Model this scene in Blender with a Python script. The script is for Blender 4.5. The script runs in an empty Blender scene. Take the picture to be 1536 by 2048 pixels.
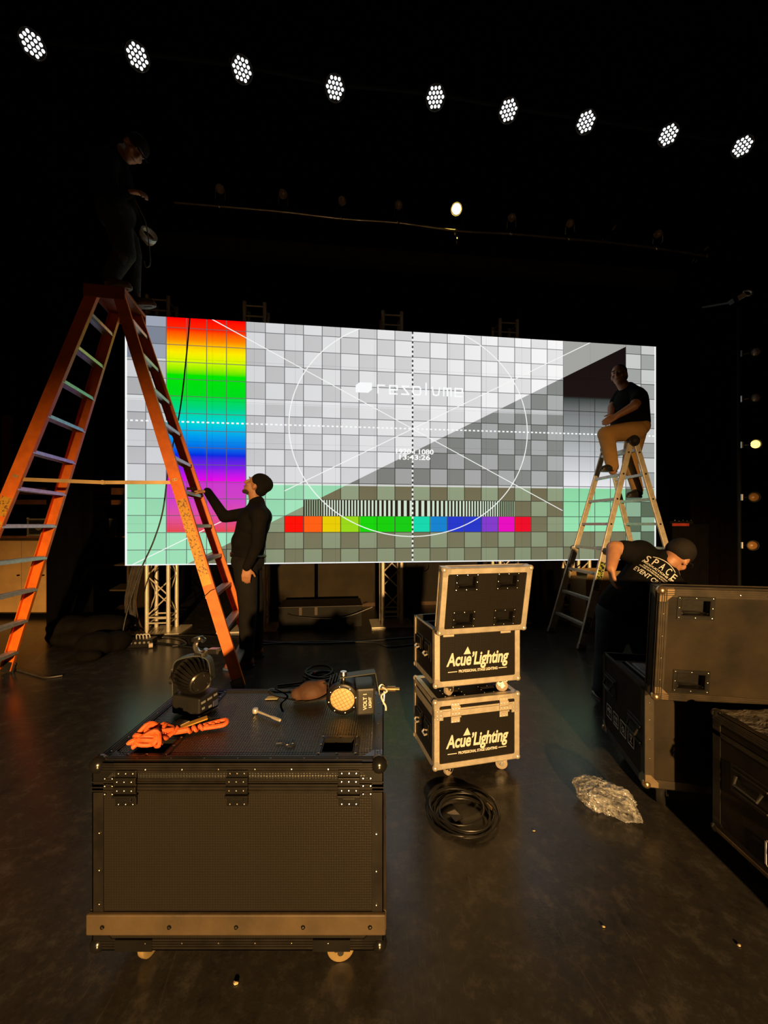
import bpy, bmesh, math, random
from mathutils import Vector as V, Matrix, Euler, Quaternion
from mathutils.bvhtree import BVHTree
random.seed(7)
PI = math.pi
sc = bpy.context.scene
C = sc.collection
# ------------------------------------------------------------------ camera
CAM_H, F, HZ = 1.35, 769.0, 1050.0          # eye height, focal length in px (1536x2048), horizon row
cd = bpy.data.cameras.new('camera'); cam = bpy.data.objects.new('camera', cd); C.objects.link(cam)
cam.location = (0, 0, CAM_H); cam.rotation_euler = (PI/2, 0, 0)
cd.sensor_fit = 'VERTICAL'; cd.sensor_height = 36.0; cd.lens = 36.0*F/2048.0
cd.shift_y = (HZ-1024.0)/2048.0; cd.clip_start = 0.02; cd.clip_end = 100
sc.camera = cam
# ------------------------------------------------------------------ world / light / exposure
w = bpy.data.worlds.new('world'); sc.world = w; w.use_nodes = True
w.node_tree.nodes['Background'].inputs[0].default_value = (0.5, 0.42, 0.34, 1)
w.node_tree.nodes['Background'].inputs[1].default_value = 0.006
sc.view_settings.view_transform = 'Standard'; sc.view_settings.look = 'None'
sc.view_settings.gamma = 1.0; sc.view_settings.use_curve_mapping = False
sc.view_settings.exposure = 0.0
sc.cycles.max_bounces = 6; sc.cycles.diffuse_bounces = 3; sc.cycles.glossy_bounces = 3; sc.cycles.caustics_reflective = False; sc.cycles.caustics_refractive = False
def spot(name, loc, aim, energy, color, angle, blend, size):
    l = bpy.data.lights.new(name, 'SPOT'); l.energy = energy; l.color = color
    l.spot_size = math.radians(angle); l.spot_blend = blend; l.shadow_soft_size = size
    o = bpy.data.objects.new(name, l); C.objects.link(o); o.location = loc
    o.rotation_euler = (V(aim)-V(loc)).to_track_quat('-Z', 'Y').to_euler()
    return o
# the warm auditorium work light behind the camera: lights everything up to about 2 m
spot('auditorium_work_light', (0.9, -6.5, 2.05), (0.6, 0.69, -4.90), 6000, (1.0, 0.585, 0.215), 100, 0.38, 0.10)

def P(px, py, d):                           # point seen at a photo pixel at distance d in front of the camera
    return V(((px-768.0)/F*d, d, CAM_H+(HZ-py)/F*d))
def FL(px, py):                             # the floor point seen at a photo pixel
    return P(px, py, CAM_H*F/(py-HZ))

# ------------------------------------------------------------------ materials
MATS = {}
def nodes_of(name):
    m = bpy.data.materials.new(name); m.use_nodes = True
    nt = m.node_tree; b = nt.nodes['Principled BSDF']
    return m, nt, b
def mat(name, col, rough=0.6, metal=0.0, var=0.25, scale=9.0, bump=0.0, bscale=60.0, spec=0.5, coat=0.0, col2=None, sheen=0.0):
    """principled with procedural noise in colour and relief"""
    if name in MATS: return MATS[name]
    m, nt, b = nodes_of(name); N = nt.nodes; L = nt.links
    tc = N.new('ShaderNodeTexCoord')
    n = N.new('ShaderNodeTexNoise'); n.inputs['Scale'].default_value = scale; n.inputs['Detail'].default_value = 5
    L.new(tc.outputs['Object'], n.inputs['Vector'])
    r = N.new('ShaderNodeValToRGB')
    c2 = col2 if col2 else tuple(min(1, c*(1+var)) for c in col)
    c1 = col if col2 else tuple(c*(1-var) for c in col)
    r.color_ramp.elements[0].position = 0.35; r.color_ramp.elements[1].position = 0.68
    r.color_ramp.elements[0].color = (*c1, 1); r.color_ramp.elements[1].color = (*c2, 1)
    L.new(n.outputs['Fac'], r.inputs['Fac']); L.new(r.outputs['Color'], b.inputs['Base Color'])
    b.inputs['Roughness'].default_value = rough; b.inputs['Metallic'].default_value = metal
    b.inputs['Specular IOR Level'].default_value = spec
    if coat: b.inputs['Coat Weight'].default_value = coat
    if bump:
        n2 = N.new('ShaderNodeTexNoise'); n2.inputs['Scale'].default_value = bscale; n2.inputs['Detail'].default_value = 4
        L.new(tc.outputs['Object'], n2.inputs['Vector'])
        bp = N.new('ShaderNodeBump'); bp.inputs['Strength'].default_value = bump; bp.inputs['Distance'].default_value = 0.01
        L.new(n2.outputs['Fac'], bp.inputs['Height']); L.new(bp.outputs['Normal'], b.inputs['Normal'])
    MATS[name] = m
    return m
def emit(name, col, strength):
    if name in MATS: return MATS[name]
    m, nt, b = nodes_of(name)
    b.inputs['Base Color'].default_value = (0.02, 0.02, 0.02, 1)
    b.inputs['Emission Color'].default_value = (*col, 1); b.inputs['Emission Strength'].default_value = strength
    m.cycles.emission_sampling = 'NONE'
    MATS[name] = m
    return m
class X:
    """tiny expression wrapper round math nodes"""
    nt = None
    def __init__(s, sock): s.s = sock
    @staticmethod
    def op(o, *a):
        n = X.nt.nodes.new('ShaderNodeMath'); n.operation = o
        for i, v in enumerate(a):
            if isinstance(v, X): X.nt.links.new(v.s, n.inputs[i])
            else: n.inputs[i].default_value = float(v)
        return X(n.outputs[0])
    def __add__(s, o): return X.op('ADD', s, o)
    __radd__ = __add__
    def __sub__(s, o): return X.op('SUBTRACT', s, o)
    def __rsub__(s, o): return X.op('SUBTRACT', o, s)
    def __mul__(s, o): return X.op('MULTIPLY', s, o)
    __rmul__ = __mul__
    def __truediv__(s, o): return X.op('DIVIDE', s, o)
    def __lt__(s, o): return X.op('LESS_THAN', s, o)
    def __gt__(s, o): return X.op('GREATER_THAN', s, o)
    def floor(s): return X.op('FLOOR', s)
    def fract(s): return X.op('FRACT', s)
    def abs(s): return X.op('ABSOLUTE', s)
def mixc(fac, a, b):
    n = X.nt.nodes.new('ShaderNodeMix'); n.data_type = 'RGBA'
    for v, i in ((fac, 0), (a, 6), (b, 7)):
        if isinstance(v, X): X.nt.links.new(v.s, n.inputs[i])
        elif isinstance(v, tuple): n.inputs[i].default_value = (*v, 1)
        else: n.inputs[i].default_value = v
    return X(n.outputs[2])
def ramp(fac, stops, interp='LINEAR'):
    n = X.nt.nodes.new('ShaderNodeValToRGB'); cr = n.color_ramp; cr.interpolation = interp
    while len(cr.elements) < len(stops): cr.elements.new(0.5)
    for e, (p, c) in zip(cr.elements, stops): e.position = p
    for e, (p, c) in zip(cr.elements, stops): e.position = p; e.color = (*c, 1)
    X.nt.links.new(fac.s, n.inputs[0])
    return X(n.outputs[0])
def laminate(name, col, edge, cell=0.009, rough=0.42, spec=0.22, strength=0.45):
    """road-case laminate: small raised honeycomb-like cells"""
    if name in MATS: return MATS[name]
    m, nt, b = nodes_of(name); X.nt = nt; L = nt.links
    tc = nt.nodes.new('ShaderNodeTexCoord')
    vo = nt.nodes.new('ShaderNodeTexVoronoi'); vo.inputs['Scale'].default_value = 1.0/cell
    vo.inputs['Randomness'].default_value = 0.12
    L.new(tc.outputs['Object'], vo.inputs['Vector'])
    ns = nt.nodes.new('ShaderNodeTexNoise'); ns.inputs['Scale'].default_value = 5
    ns.inputs['Detail'].default_value = 6; L.new(tc.outputs['Object'], ns.inputs['Vector'])
    cellf = X.op('MULTIPLY', X(vo.outputs['Distance']), 1.6)
    base = mixc(X(ns.outputs['Fac']), tuple(c*0.7 for c in col), tuple(c*1.35 for c in col))
    base = mixc(X.op('MINIMUM', cellf, 1.0), base, edge)
    L.new(base.s, b.inputs['Base Color'])
    b.inputs['Roughness'].default_value = rough; b.inputs['Specular IOR Level'].default_value = spec
    bp = nt.nodes.new('ShaderNodeBump'); bp.inputs['Strength'].default_value = strength; bp.inputs['Distance'].default_value = 0.002
    bp.invert = True
    L.new(vo.outputs['Distance'], bp.inputs['Height']); L.new(bp.outputs['Normal'], b.inputs['Normal'])
    MATS[name] = m
    return m
# ------------------------------------------------------------------ mesh helpers
class MB:
    def __init__(s): s.v = []; s.f = []; s.m = []; s.cm = 0
    def add(s, vs, fs):
        o = len(s.v); s.v += [tuple(x) for x in vs]; s.f += [tuple(i+o for i in f) for f in fs]; s.m += [s.cm]*len(fs)
        return s
    def box(s, x0, x1, y0, y1, z0, z1):
        return s.add([(x0,y0,z0),(x1,y0,z0),(x1,y1,z0),(x0,y1,z0),(x0,y0,z1),(x1,y0,z1),(x1,y1,z1),(x0,y1,z1)],
                     [(0,3,2,1),(4,5,6,7),(0,1,5,4),(1,2,6,5),(2,3,7,6),(3,0,4,7)])
    def obox(s, p0, p1, wv, tv):
        """bar from p0 to p1 with half-width vector wv and half-thickness vector tv"""
        p0, p1, wv, tv = V(p0), V(p1), V(wv), V(tv)
        vs = [p+a*wv+b*tv for p in (p0, p1) for a, b in ((-1,-1),(1,-1),(1,1),(-1,1))]
        return s.add(vs, [(0,3,2,1),(4,5,6,7),(0,1,5,4),(1,2,6,5),(2,3,7,6),(3,0,4,7)])
    def cyl(s, p0, p1, r0, r1=None, n=14, cap=True):
        p0, p1 = V(p0), V(p1); r1 = r0 if r1 is None else r1
        d = (p1-p0).normalized(); a = d.orthogonal().normalized(); b = d.cross(a)
        vs = [p+(a*math.cos(2*PI*i/n)+b*math.sin(2*PI*i/n))*r for p, r in ((p0, r0), (p1, r1)) for i in range(n)]
        fs = [(i, (i+1)%n, n+(i+1)%n, n+i) for i in range(n)]
        if cap: fs += [tuple(range(n-1, -1, -1)), tuple(range(n, 2*n))]
        return s.add(vs, fs)
    def tube(s, pts, r, n=8, closed=False, rf=None):
        pts = [V(p) for p in pts]; m = len(pts); vs = []; fs = []
        ref = None
        for i, p in enumerate(pts):
            t = (pts[(i+1)%m]-pts[i-1]) if closed else (pts[min(i+1, m-1)]-pts[max(i-1, 0)])
            if t.length < 1e-9: t = V((0,0,1))
            t.normalize()
            if ref is None: ref = t.orthogonal().normalized()
            ref = (ref-t*ref.dot(t))
            if ref.length < 1e-6: ref = t.orthogonal()
            ref.normalize(); b = t.cross(ref)
            rr = r*(rf(i/(m-1)) if rf else 1)
            vs += [p+(ref*math.cos(2*PI*k/n)+b*math.sin(2*PI*k/n))*rr for k in range(n)]
        for i in range(m if closed else m-1):
            j = (i+1)%m
            fs += [(i*n+k, i*n+(k+1)%n, j*n+(k+1)%n, j*n+k) for k in range(n)]
        if not closed: fs += [tuple(range(n-1, -1, -1)), tuple((m-1)*n+k for k in range(n))]
        return s.add(vs, fs)
    def ell(s, c, r, rot=None, nu=14, nv=9):
        c = V(c); r = V(r) if not isinstance(r, (int, float)) else V((r, r, r))
        vs = []; fs = []
        for j in range(1, nv):
            th = PI*j/nv
            for i in range(nu):
                ph = 2*PI*i/nu
                q = V((r.x*math.sin(th)*math.cos(ph), r.y*math.sin(th)*math.sin(ph), r.z*math.cos(th)))
                vs.append(c+(rot @ q if rot else q))
        q = V((0,0,r.z)); t = c+(rot @ q if rot else q); bq = c-(rot @ q if rot else q)
        vs += [t, bq]; T = len(vs)-2; B = len(vs)-1
        for j in range(nv-2):
            fs += [(j*nu+i, (j+1)*nu+i, (j+1)*nu+(i+1)%nu, j*nu+(i+1)%nu) for i in range(nu)]
        fs += [(T, i, (i+1)%nu) for i in range(nu)] + [(B, (nv-2)*nu+(i+1)%nu, (nv-2)*nu+i) for i in range(nu)]
        return s.add(vs, fs)
    def lathe(s, prof, o=(0,0,0), axis=(0,0,1), n=24, cap=True):
        """prof: list of (radius, height along axis)"""
        o, d = V(o), V(axis).normalized(); a = d.orthogonal().normalized(); b = d.cross(a); k = len(prof)
        vs = [o+d*h+(a*math.cos(2*PI*i/n)+b*math.sin(2*PI*i/n))*r for r, h in prof for i in range(n)]
        fs = [(j*n+i, j*n+(i+1)%n, (j+1)*n+(i+1)%n, (j+1)*n+i) for j in range(k-1) for i in range(n)]
        if cap: fs += [tuple(range(n-1, -1, -1)), tuple((k-1)*n+i for i in range(n))]
        return s.add(vs, fs)
    def prism(s, poly, off):
        """polygon (3-D points) extruded by vector off"""
        n = len(poly); vs = [V(p) for p in poly]+[V(p)+V(off) for p in poly]
        return s.add(vs, [tuple(range(n-1, -1, -1)), tuple(range(n, 2*n))]+[(i, (i+1)%n, n+(i+1)%n, n+i) for i in range(n)])
    def rivet(s, p, nrm, r=0.004):
        p, d = V(p), V(nrm).normalized(); a = d.orthogonal().normalized(); b = d.cross(a); n = 6
        vs = [p+(a*math.cos(2*PI*i/n)+b*math.sin(2*PI*i/n))*r for i in range(n)]
        vs += [p+d*r*0.5+(a*math.cos(2*PI*i/n)+b*math.sin(2*PI*i/n))*r*0.7 for i in range(n)]+[p+d*r*0.75]
        return s.add(vs, [(i, (i+1)%n, n+(i+1)%n, n+i) for i in range(n)]+[(n+i, n+(i+1)%n, 2*n) for i in range(n)])
    def mesh(s, name, mats, smooth=False):
        me = bpy.data.meshes.new(name); me.from_pydata(s.v, [], s.f)
        for m in (mats if isinstance(mats, (list, tuple)) else [mats]): me.materials.append(m)
        if s.m and max(s.m) > 0: me.polygons.foreach_set('material_index', s.m)
        bm = bmesh.new(); bm.from_mesh(me); bmesh.ops.recalc_face_normals(bm, faces=bm.faces); bm.to_mesh(me); bm.free()
        if smooth:
            me.polygons.foreach_set('use_smooth', [True]*len(me.polygons))
            try: me.set_sharp_from_angle(angle=math.radians(42))
            except Exception: pass
        return me
    def build(s, name, mats, parent=None, smooth=False, bevel=0.0):
        return link(name, s.mesh(name, mats, smooth), parent, bevel)
def link(name, me, parent=None, bevel=0.0):
    o = bpy.data.objects.new(name, me); C.objects.link(o)
    if parent: o.parent = parent
    if bevel:
        b = o.modifiers.new('bevel', 'BEVEL'); b.width = bevel; b.segments = 2; b.limit_method = 'ANGLE'
    return o
def tag(o, label, cat, group=None):
    o['label'] = label; o['category'] = cat
    if group: o['group'] = group
    return o
def struct(o, label=None):
    o['kind'] = 'structure'
    if label: o['label'] = label
    return o
def stuff(o): o['kind'] = 'stuff'; return o
def thing(name, label, cat, loc=(0,0,0), rz=0.0, group=None):
    o = bpy.data.objects.new(name, None); C.objects.link(o); o.empty_display_size = 0.05
    o.location = loc; o.rotation_euler = (0, 0, rz)
    return tag(o, label, cat, group)
def copy_tree(o, parent=None):
    c = o.copy(); C.objects.link(c); c.parent = parent
    for ch in list(o.children): copy_tree(ch, c)
    return c
def spline(pts, n=8, closed=False):
    pts = [V(p) for p in pts]; out = []; m = len(pts)
    for i in range(m if closed else m-1):
        g = (lambda k: pts[k % m]) if closed else (lambda k: pts[max(0, min(m-1, k))])
        a, b, c, d = g(i-1), g(i), g(i+1), g(i+2)
        for k in range(n):
            t = k/n
            out.append(0.5*((2*b)+(c-a)*t+(2*a-5*b+4*c-d)*t*t+(3*b-a-3*c+d)*t**3))
    if not closed: out.append(pts[-1])
    return out
def text_mesh(s, size, shear=0.0, bold=0.0, ext=0.0006, align='LEFT', space=1.0, mats=None):
    cu = bpy.data.curves.new('txt', 'FONT'); cu.body = s; cu.size = size; cu.shear = shear; cu.offset = bold
    cu.extrude = ext; cu.align_x = align; cu.space_character = space; cu.resolution_u = 4
    o = bpy.data.objects.new('txt', cu); C.objects.link(o)
    bpy.context.view_layer.update()
    me = bpy.data.meshes.new_from_object(o.evaluated_get(bpy.context.evaluated_depsgraph_get()))
    bpy.data.objects.remove(o); bpy.data.curves.remove(cu)
    me.materials.clear()
    if mats: me.materials.append(mats)
    return me
def lettering(name, s, parent, loc, size, m, rot=(PI/2,0,0), width=None, **k):
    me = text_mesh(s, size, mats=m, **k); o = link(name, me, parent); o.location = loc; o.rotation_euler = rot
    if width:
        xs = [v.co.x for v in me.vertices]; sx = width/(max(xs)-min(xs))
        for v in me.vertices: v.co.x *= sx
    return o

# common materials
BLK = mat('black_paint', (0.012, 0.012, 0.012), 0.55, var=0.3)
BLKM = mat('black_metal', (0.018, 0.016, 0.014), 0.38, 0.5, bump=0.05)
BLKP = mat('black_plastic', (0.016, 0.015, 0.014), 0.4)
STEEL = mat('steel', (0.62, 0.60, 0.57), 0.28, 1.0, var=0.1, scale=30)
ALU = mat('aluminium', (0.70, 0.68, 0.64), 0.42, 0.85, var=0.1, scale=25, bump=0.03, bscale=120)
RIV = mat('rivet_nickel', (0.75, 0.72, 0.68), 0.22, 1.0, var=0.05)
CABLE = mat('cable_rubber', (0.012, 0.011, 0.010), 0.38)
WHITE = mat('white_print', (0.80, 0.76, 0.66), 0.55, var=0.04)
# ------------------------------------------------------------------ the setting
m, nt, b = nodes_of('stage_floor'); X.nt = nt; L = nt.links
tc = nt.nodes.new('ShaderNodeTexCoord')
def noise(scale, detail=5, vec=None, rough=0.55):
    n = nt.nodes.new('ShaderNodeTexNoise'); n.inputs['Scale'].default_value = scale; n.inputs['Detail'].default_value = detail
    n.inputs['Roughness'].default_value = rough
    L.new(vec if vec else tc.outputs['Object'], n.inputs['Vector']); return X(n.outputs['Fac'])
def mapped(rot, scl):
    mp = nt.nodes.new('ShaderNodeMapping'); mp.inputs['Rotation'].default_value = (0, 0, rot); mp.inputs['Scale'].default_value = scl
    L.new(tc.outputs['Object'], mp.inputs['Vector']); return mp.outputs['Vector']
sp = nt.nodes.new('ShaderNodeSeparateXYZ'); L.new(tc.outputs['Object'], sp.inputs[0])
fx, fy = X(sp.outputs[0]), X(sp.outputs[1])
big = noise(1.3, 6); fine = noise(38, 6)
sA = noise(5, 8, mapped(0.6, (30, 1.2, 1)), 0.7); sB = noise(5, 8, mapped(-0.5, (26, 1.0, 1)), 0.7)
def hi(x, t, k): return X.op('MINIMUM', X.op('MAXIMUM', (x-t)*k, 0.0), 1.0)
scuff = hi(sA, 0.58, 6)*hi(big, 0.50, 7)+hi(sB, 0.59, 6)*hi(1.0-big, 0.53, 7)
# sheet joints of the floor
wob = noise(7, 3)*0.006
jx = X.op('LESS_THAN', X.op('ABSOLUTE', (fx*0.98+fy*0.19+wob+0.41+1.22*20)/1.22-X.op('ROUND', (fx*0.98+fy*0.19+wob+0.41+1.22*20)/1.22)), 0.0022)
jy = X.op('LESS_THAN', X.op('ABSOLUTE', (fy*0.98-fx*0.17+wob+0.60+2.44*20)/1.22-X.op('ROUND', (fy*0.98-fx*0.17+wob+0.60+2.44*20)/1.22)), 0.002)
col = mixc(big, (0.020, 0.0185, 0.017), (0.044, 0.040, 0.036))
grit = noise(9, 10, None, 0.75)
col = mixc(hi(grit, 0.52, 7)*0.8, col, (0.078, 0.068, 0.057))
col = mixc(hi(0.5-grit, 0.03, 7)*0.7, col, (0.012, 0.011, 0.010))
col = mixc(hi(fine, 0.5, 3)*0.4, col, (0.085, 0.075, 0.065))
col = mixc(X.op('MINIMUM', scuff, 1.0)*0.42, col, (0.16, 0.14, 0.12))
spk = nt.nodes.new('ShaderNodeTexVoronoi'); spk.inputs['Scale'].default_value = 3.2; L.new(tc.outputs['Object'], spk.inputs['Vector'])
col = mixc(X.op('LESS_THAN', X(spk.outputs['Distance']), 0.012), col, (0.5, 0.45, 0.38))
col = mixc((jx*0.45+jy)*hi(noise(2.1, 4), 0.4, 5)*0.3, col, (0.12, 0.105, 0.09))
L.new(col.s, b.inputs['Base Color'])
L.new((0.19+big*0.13+X.op('MINIMUM', scuff, 1.0)*0.15).s, b.inputs['Roughness'])
bp = nt.nodes.new('ShaderNodeBump'); bp.inputs['Strength'].default_value = 0.06; bp.inputs['Distance'].default_value = 0.01
L.new((fine*0.6+noise(140, 2)*0.4).s, bp.inputs['Height']); L.new(bp.outputs['Normal'], b.inputs['Normal'])
FLOOR = m
struct(MB().box(-8, 8, -9, 9, -0.12, 0).build('floor', FLOOR))
DRAPE = mat('black_drape', (0.0018, 0.0016, 0.0015), 0.95, bump=0.3, bscale=6, spec=0.08)
def drape(name, x0, x1, y0, y1, z0, z1, amp=0.05, wl=0.22, m=DRAPE):
    """pleated cloth wall between two plan points"""
    a, bb = V((x0, y0, 0)), V((x1, y1, 0)); d = bb-a; ln = d.length; d.normalize(); nn = V((-d.y, d.x, 0)); n = int(ln/wl*8)
    mb = MB(); vs = []; k = n+1
    for z in (z0, z1):
        for t in (0, 1):
            for i in range(k):
                s = i/n*ln; vs.append(a+d*s+nn*(amp*math.sin(2*PI*s/wl)+amp*0.5*math.sin(2*PI*s/wl*0.43+1)+(0.012 if t else 0))+V((0,0,z)))
    fs = []
    for i in range(n):
        fs += [(i, i+1, 2*k+i+1, 2*k+i), (k+i+1, k+i, 3*k+i, 3*k+i+1), (2*k+i, 2*k+i+1, 3*k+i+1, 3*k+i), (i+1, i, k+i, k+i+1)]
    fs += [(0, 2*k, 3*k, k), (n, k+n, 3*k+n, 2*k+n)]
    mb.add(vs, fs)
    return mb.build(name, m, smooth=True)
struct(drape('wall_back', -8, 8, 7.2, 8.6, 0, 8.2))
WALLB = mat('black_wall', (0.003,0.003,0.003), 0.9, spec=0.1)
struct(MB().box(-8.1, -8, -9, 9, 0, 8.2).build('wall_left', WALLB))
struct(MB().box(8, 8.1, -9, 9, 0, 8.2).build('wall_right', WALLB))
struct(MB().box(-8.1, 8.1, -9, 9, 8.2, 8.3).build('ceiling', WALLB))
# ------------------------------------------------------------------ LED wall
WA, WB = V((-3.09, 4.586, 0)), V((3.834, 5.42, 0)); WE = (WB-WA).normalized(); WN = V((WE.y, -WE.x, 0))   # WN faces the camera
WZ0, WZ1, WYAW = 0.864, 3.864, math.atan2(WE.y, WE.x)
led = thing('led_wall', 'large lit video wall of panels showing a colour test pattern', 'video wall', (WA.x, WA.y, WZ0), WYAW)
m, nt, b = nodes_of('led_test_pattern'); X.nt = nt; L = nt.links
tc = nt.nodes.new('ShaderNodeTexCoord'); tc.object = led
sp = nt.nodes.new('ShaderNodeSeparateXYZ'); L.new(tc.outputs['Object'], sp.inputs[0])
WL = (WB-WA).length
u = X(sp.outputs[0])*(30.0/WL); v = (3.0-X(sp.outputs[2]))*(14.5/3.0)
cv = (v+0.4).floor(); cu = u.floor()
chk = X.op('MODULO', cu+cv+40.0, 2.0)
par2 = X.op('MODULO', cu*3.0+cv*5.0+400.0, 7.0)/7.0
above = v < (7.58-0.573*(u-15.0))
ut = X.op('MINIMUM', u/24.0, 1.0)
green = v > 9.7
hiA = mixc(ut, (0.58, 0.59, 0.61), (0.94, 0.93, 0.93)); loA = mixc(ut, (0.41, 0.41, 0.42), (0.79, 0.78, 0.79))
baseA = mixc(chk, loA, hiA)
# the lower rows of the upper triangle go to white
vw = X.op('MINIMUM', X.op('MAXIMUM', (v-5.0)/5.0, 0.0), 1.0)
baseA = mixc(vw*0.45, baseA, (0.72, 0.72, 0.76))
baseB = mixc(chk, mixc(ut, (0.15, 0.148, 0.130), (0.235, 0.245, 0.235)), mixc(ut, (0.27, 0.27, 0.26), (0.40, 0.41, 0.41)))
gA = mixc(chk, (0.29, 0.66, 0.41), (0.35, 0.76, 0.49))
vg = X.op('MINIMUM', X.op('MAXIMUM', (v-9.7)/4.8, 0.0), 1.0)
gA = mixc(vg*0.5, gA, (0.38, 0.80, 0.52))
gB = mixc(chk, (0.16, 0.142, 0.080), (0.27, 0.33, 0.205))
gB = mixc(vg*0.5, gB, (0.20, 0.22, 0.13))
base = mixc(green, mixc(above, baseB, baseA), mixc(above, gB, gA))
# bluish cells top left
base = mixc((u < 2.0)*(v < 2.45), base, mixc(chk, (0.20, 0.23, 0.29), (0.33, 0.37, 0.45)))
# refresh band
base = mixc((v > 4.6)*(v < 4.9)*0.35, base, (0.9, 0.9, 0.92))
base = mixc((v > 9.62)*(v < 9.74)*0.6, base, (0.9, 0.92, 0.9))
# rainbow column
inrb = (u > 2.0)*(u < 6.0)*(v < 12.57)
rb = ramp(v/12.57, [(0, (1,0,0)), (.055, (1,.02,0)), (.10, (1,.22,0)), (.16, (1,.85,0)), (.21, (.6,.95,0)), (.265, (0,.78,0)), (.36, (0,.72,.01)),
     (.42, (0,.66,.22)), (.485, (0,.66,.66)), (.55, (0,.33,.85)), (.64, (0,.02,.75)), (.70, (.22,.01,.8)), (.762, (.85,0,.80)), (.772, (.60,.04,.60)),
     (.85, (.62,.05,.56)), (.93, (.75,.08,.33)), (1.0, (.78,.06,.06))])
base = mixc(inrb, base, rb)
# grey ramp column
inrp = (u > 24.0)*(u < 28.0)*(v < 12.58)
rp = ramp(v/14.5, [(0, (.009,.005,.005)), (.252, (.012,.007,.006)), (.262, (.045,.055,.052)), (.33, (.19,.20,.20)), (.40, (.27,.29,.29)), (.48, (.42,.44,.45)), (.60, (.66,.67,.70)), (.668, (.82,.82,.85)), (.670, (.25,.66,.36)), (.80, (.30,.74,.42)), (1, (.32,.78,.46))])
rp = mixc(above, rp, (0.36, 0.36, 0.34))
base = mixc(inrp, base, rp)
# cells right of the ramp
inr = u > 28.0
base = mixc(inr, base, mixc(green, mixc(chk, (.36,.37,.36), (.58,.59,.58)), mixc(chk, (.10,.14,.09), (.26,.42,.28))))
# grid lines
fu, fv = u.fract(), (v+0.4).fract()
lw = 0.022
gl = X.op('MAXIMUM', X.op('MAXIMUM', fu < lw, fu > 1.0-lw), X.op('MAXIMUM', fv < lw, fv > 1.0-lw))
gl = gl*(1.0-(inrp*X.op('LESS_THAN', v, 3.65)))
gl = gl*(1.0-(inrp*above))
gw = mixc(above, (0.02, 0.018, 0.016), (0.10, 0.10, 0.11))
base = mixc(gl*0.85, base, gw)
# resolution bars
inst = (v > 10.62)*(v < 11.6)*(u > 9.0)*(u < 21.0)
du = (u-15.0).abs()
nb = X.op('MINIMUM', du.floor(), 6.0)*1.0+3.0
bar = X.op('GREATER_THAN', (u*nb).fract(), 0.5)
base = mixc(inst, base, mixc(bar, (0.014, 0.010, 0.007), mixc(X.op('GREATER_THAN', du, 5.0), (0.62, 0.76, 0.60), (0.30, 0.40, 0.26))))
# colour bars
cb = [(1,0,0),(1,.11,.005),(.80,.60,0),(.31,.68,.008),(0,.66,.002),(0,.62,.002),(0,.60,.006),(0,.68,.42),(.0,.22,.62),(.012,.035,.60),(.014,.035,.58),(.22,.04,.60),(.80,0,.52),(.85,0,.02)]
incb = (v > 11.62)*(v < 12.58)*(u > 8.0)*(u < 22.0)
base = mixc(incb*(1.0-gl), base, ramp((u-8.0)/14.0, [(i/14.0, c) for i, c in enumerate(cb)], 'CONSTANT'))
# white line work
dv = v-6.1; dx = u-15.0
circ = ((X.op('SQRT', dx*dx+dv*dv)-6.77).abs() < 0.029)
l1 = ((dv-dx*0.57).abs() < 0.030); l2 = ((dv+dx*0.57).abs() < 0.030)
lines = X.op('MAXIMUM', circ, X.op('MAXIMUM', l1*(v < 11.2), l2*(1.0-(u > 6.0)*(v > 9.7)*(u < 8.0))))
base = mixc(lines*0.9, base, (0.93, 0.95, 0.92))
dash = (dv.abs() < 0.046)*X.op('LESS_THAN', (u*4.0).fract(), 0.52)
base = mixc(dash, base, (0.95, 0.96, 0.96))
vd = (dx.abs() < 0.045)
base = mixc(vd, base, mixc(X.op('GREATER_THAN', (v*3.4).fract(), 0.5), (0.05, 0.05, 0.05), (0.92, 0.92, 0.9)))
edge = X.op('MAXIMUM', X.op('MAXIMUM', u < 0.10, u > 29.90), v > 14.43)
base = mixc(edge, base, (0.95, 0.96, 0.95))
b.inputs['Base Color'].default_value = (0.006, 0.006, 0.006, 1); b.inputs['Roughness'].default_value = 0.7; b.inputs['Specular IOR Level'].default_value = 0.05
L.new(base.s, b.inputs['Emission Color']); b.inputs['Emission Strength'].default_value = 1.0
LEDM = m
nx, nz = 14, 6; pw, ph = WL/nx, 3.0/nz
pm = MB(); g = 0.0006; pm.box(g, pw-g, 0, 0.075, g, ph-g); pm.box(0.03, pw-0.03, 0.075, 0.10, 0.03, ph-0.03)
pm.m[2] = 1
pme = pm.mesh('led_panel', [BLKP, LEDM])
for f in pme.polygons: f.material_index = 1 if f.normal.y < -0.9 and f.center.y < 0.01 else 0
for j in range(nz):
    for i in range(nx):
        o = link('led_panel', pme, led); o.location = (i*pw, 0, j*ph)
LEDW = emit('led_white', (0.95, 0.96, 0.97), 1.0)
def led_at(uu, vv): return (uu*WL/30.0, -0.0015, 3.0-vv*3.0/14.5)
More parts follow.
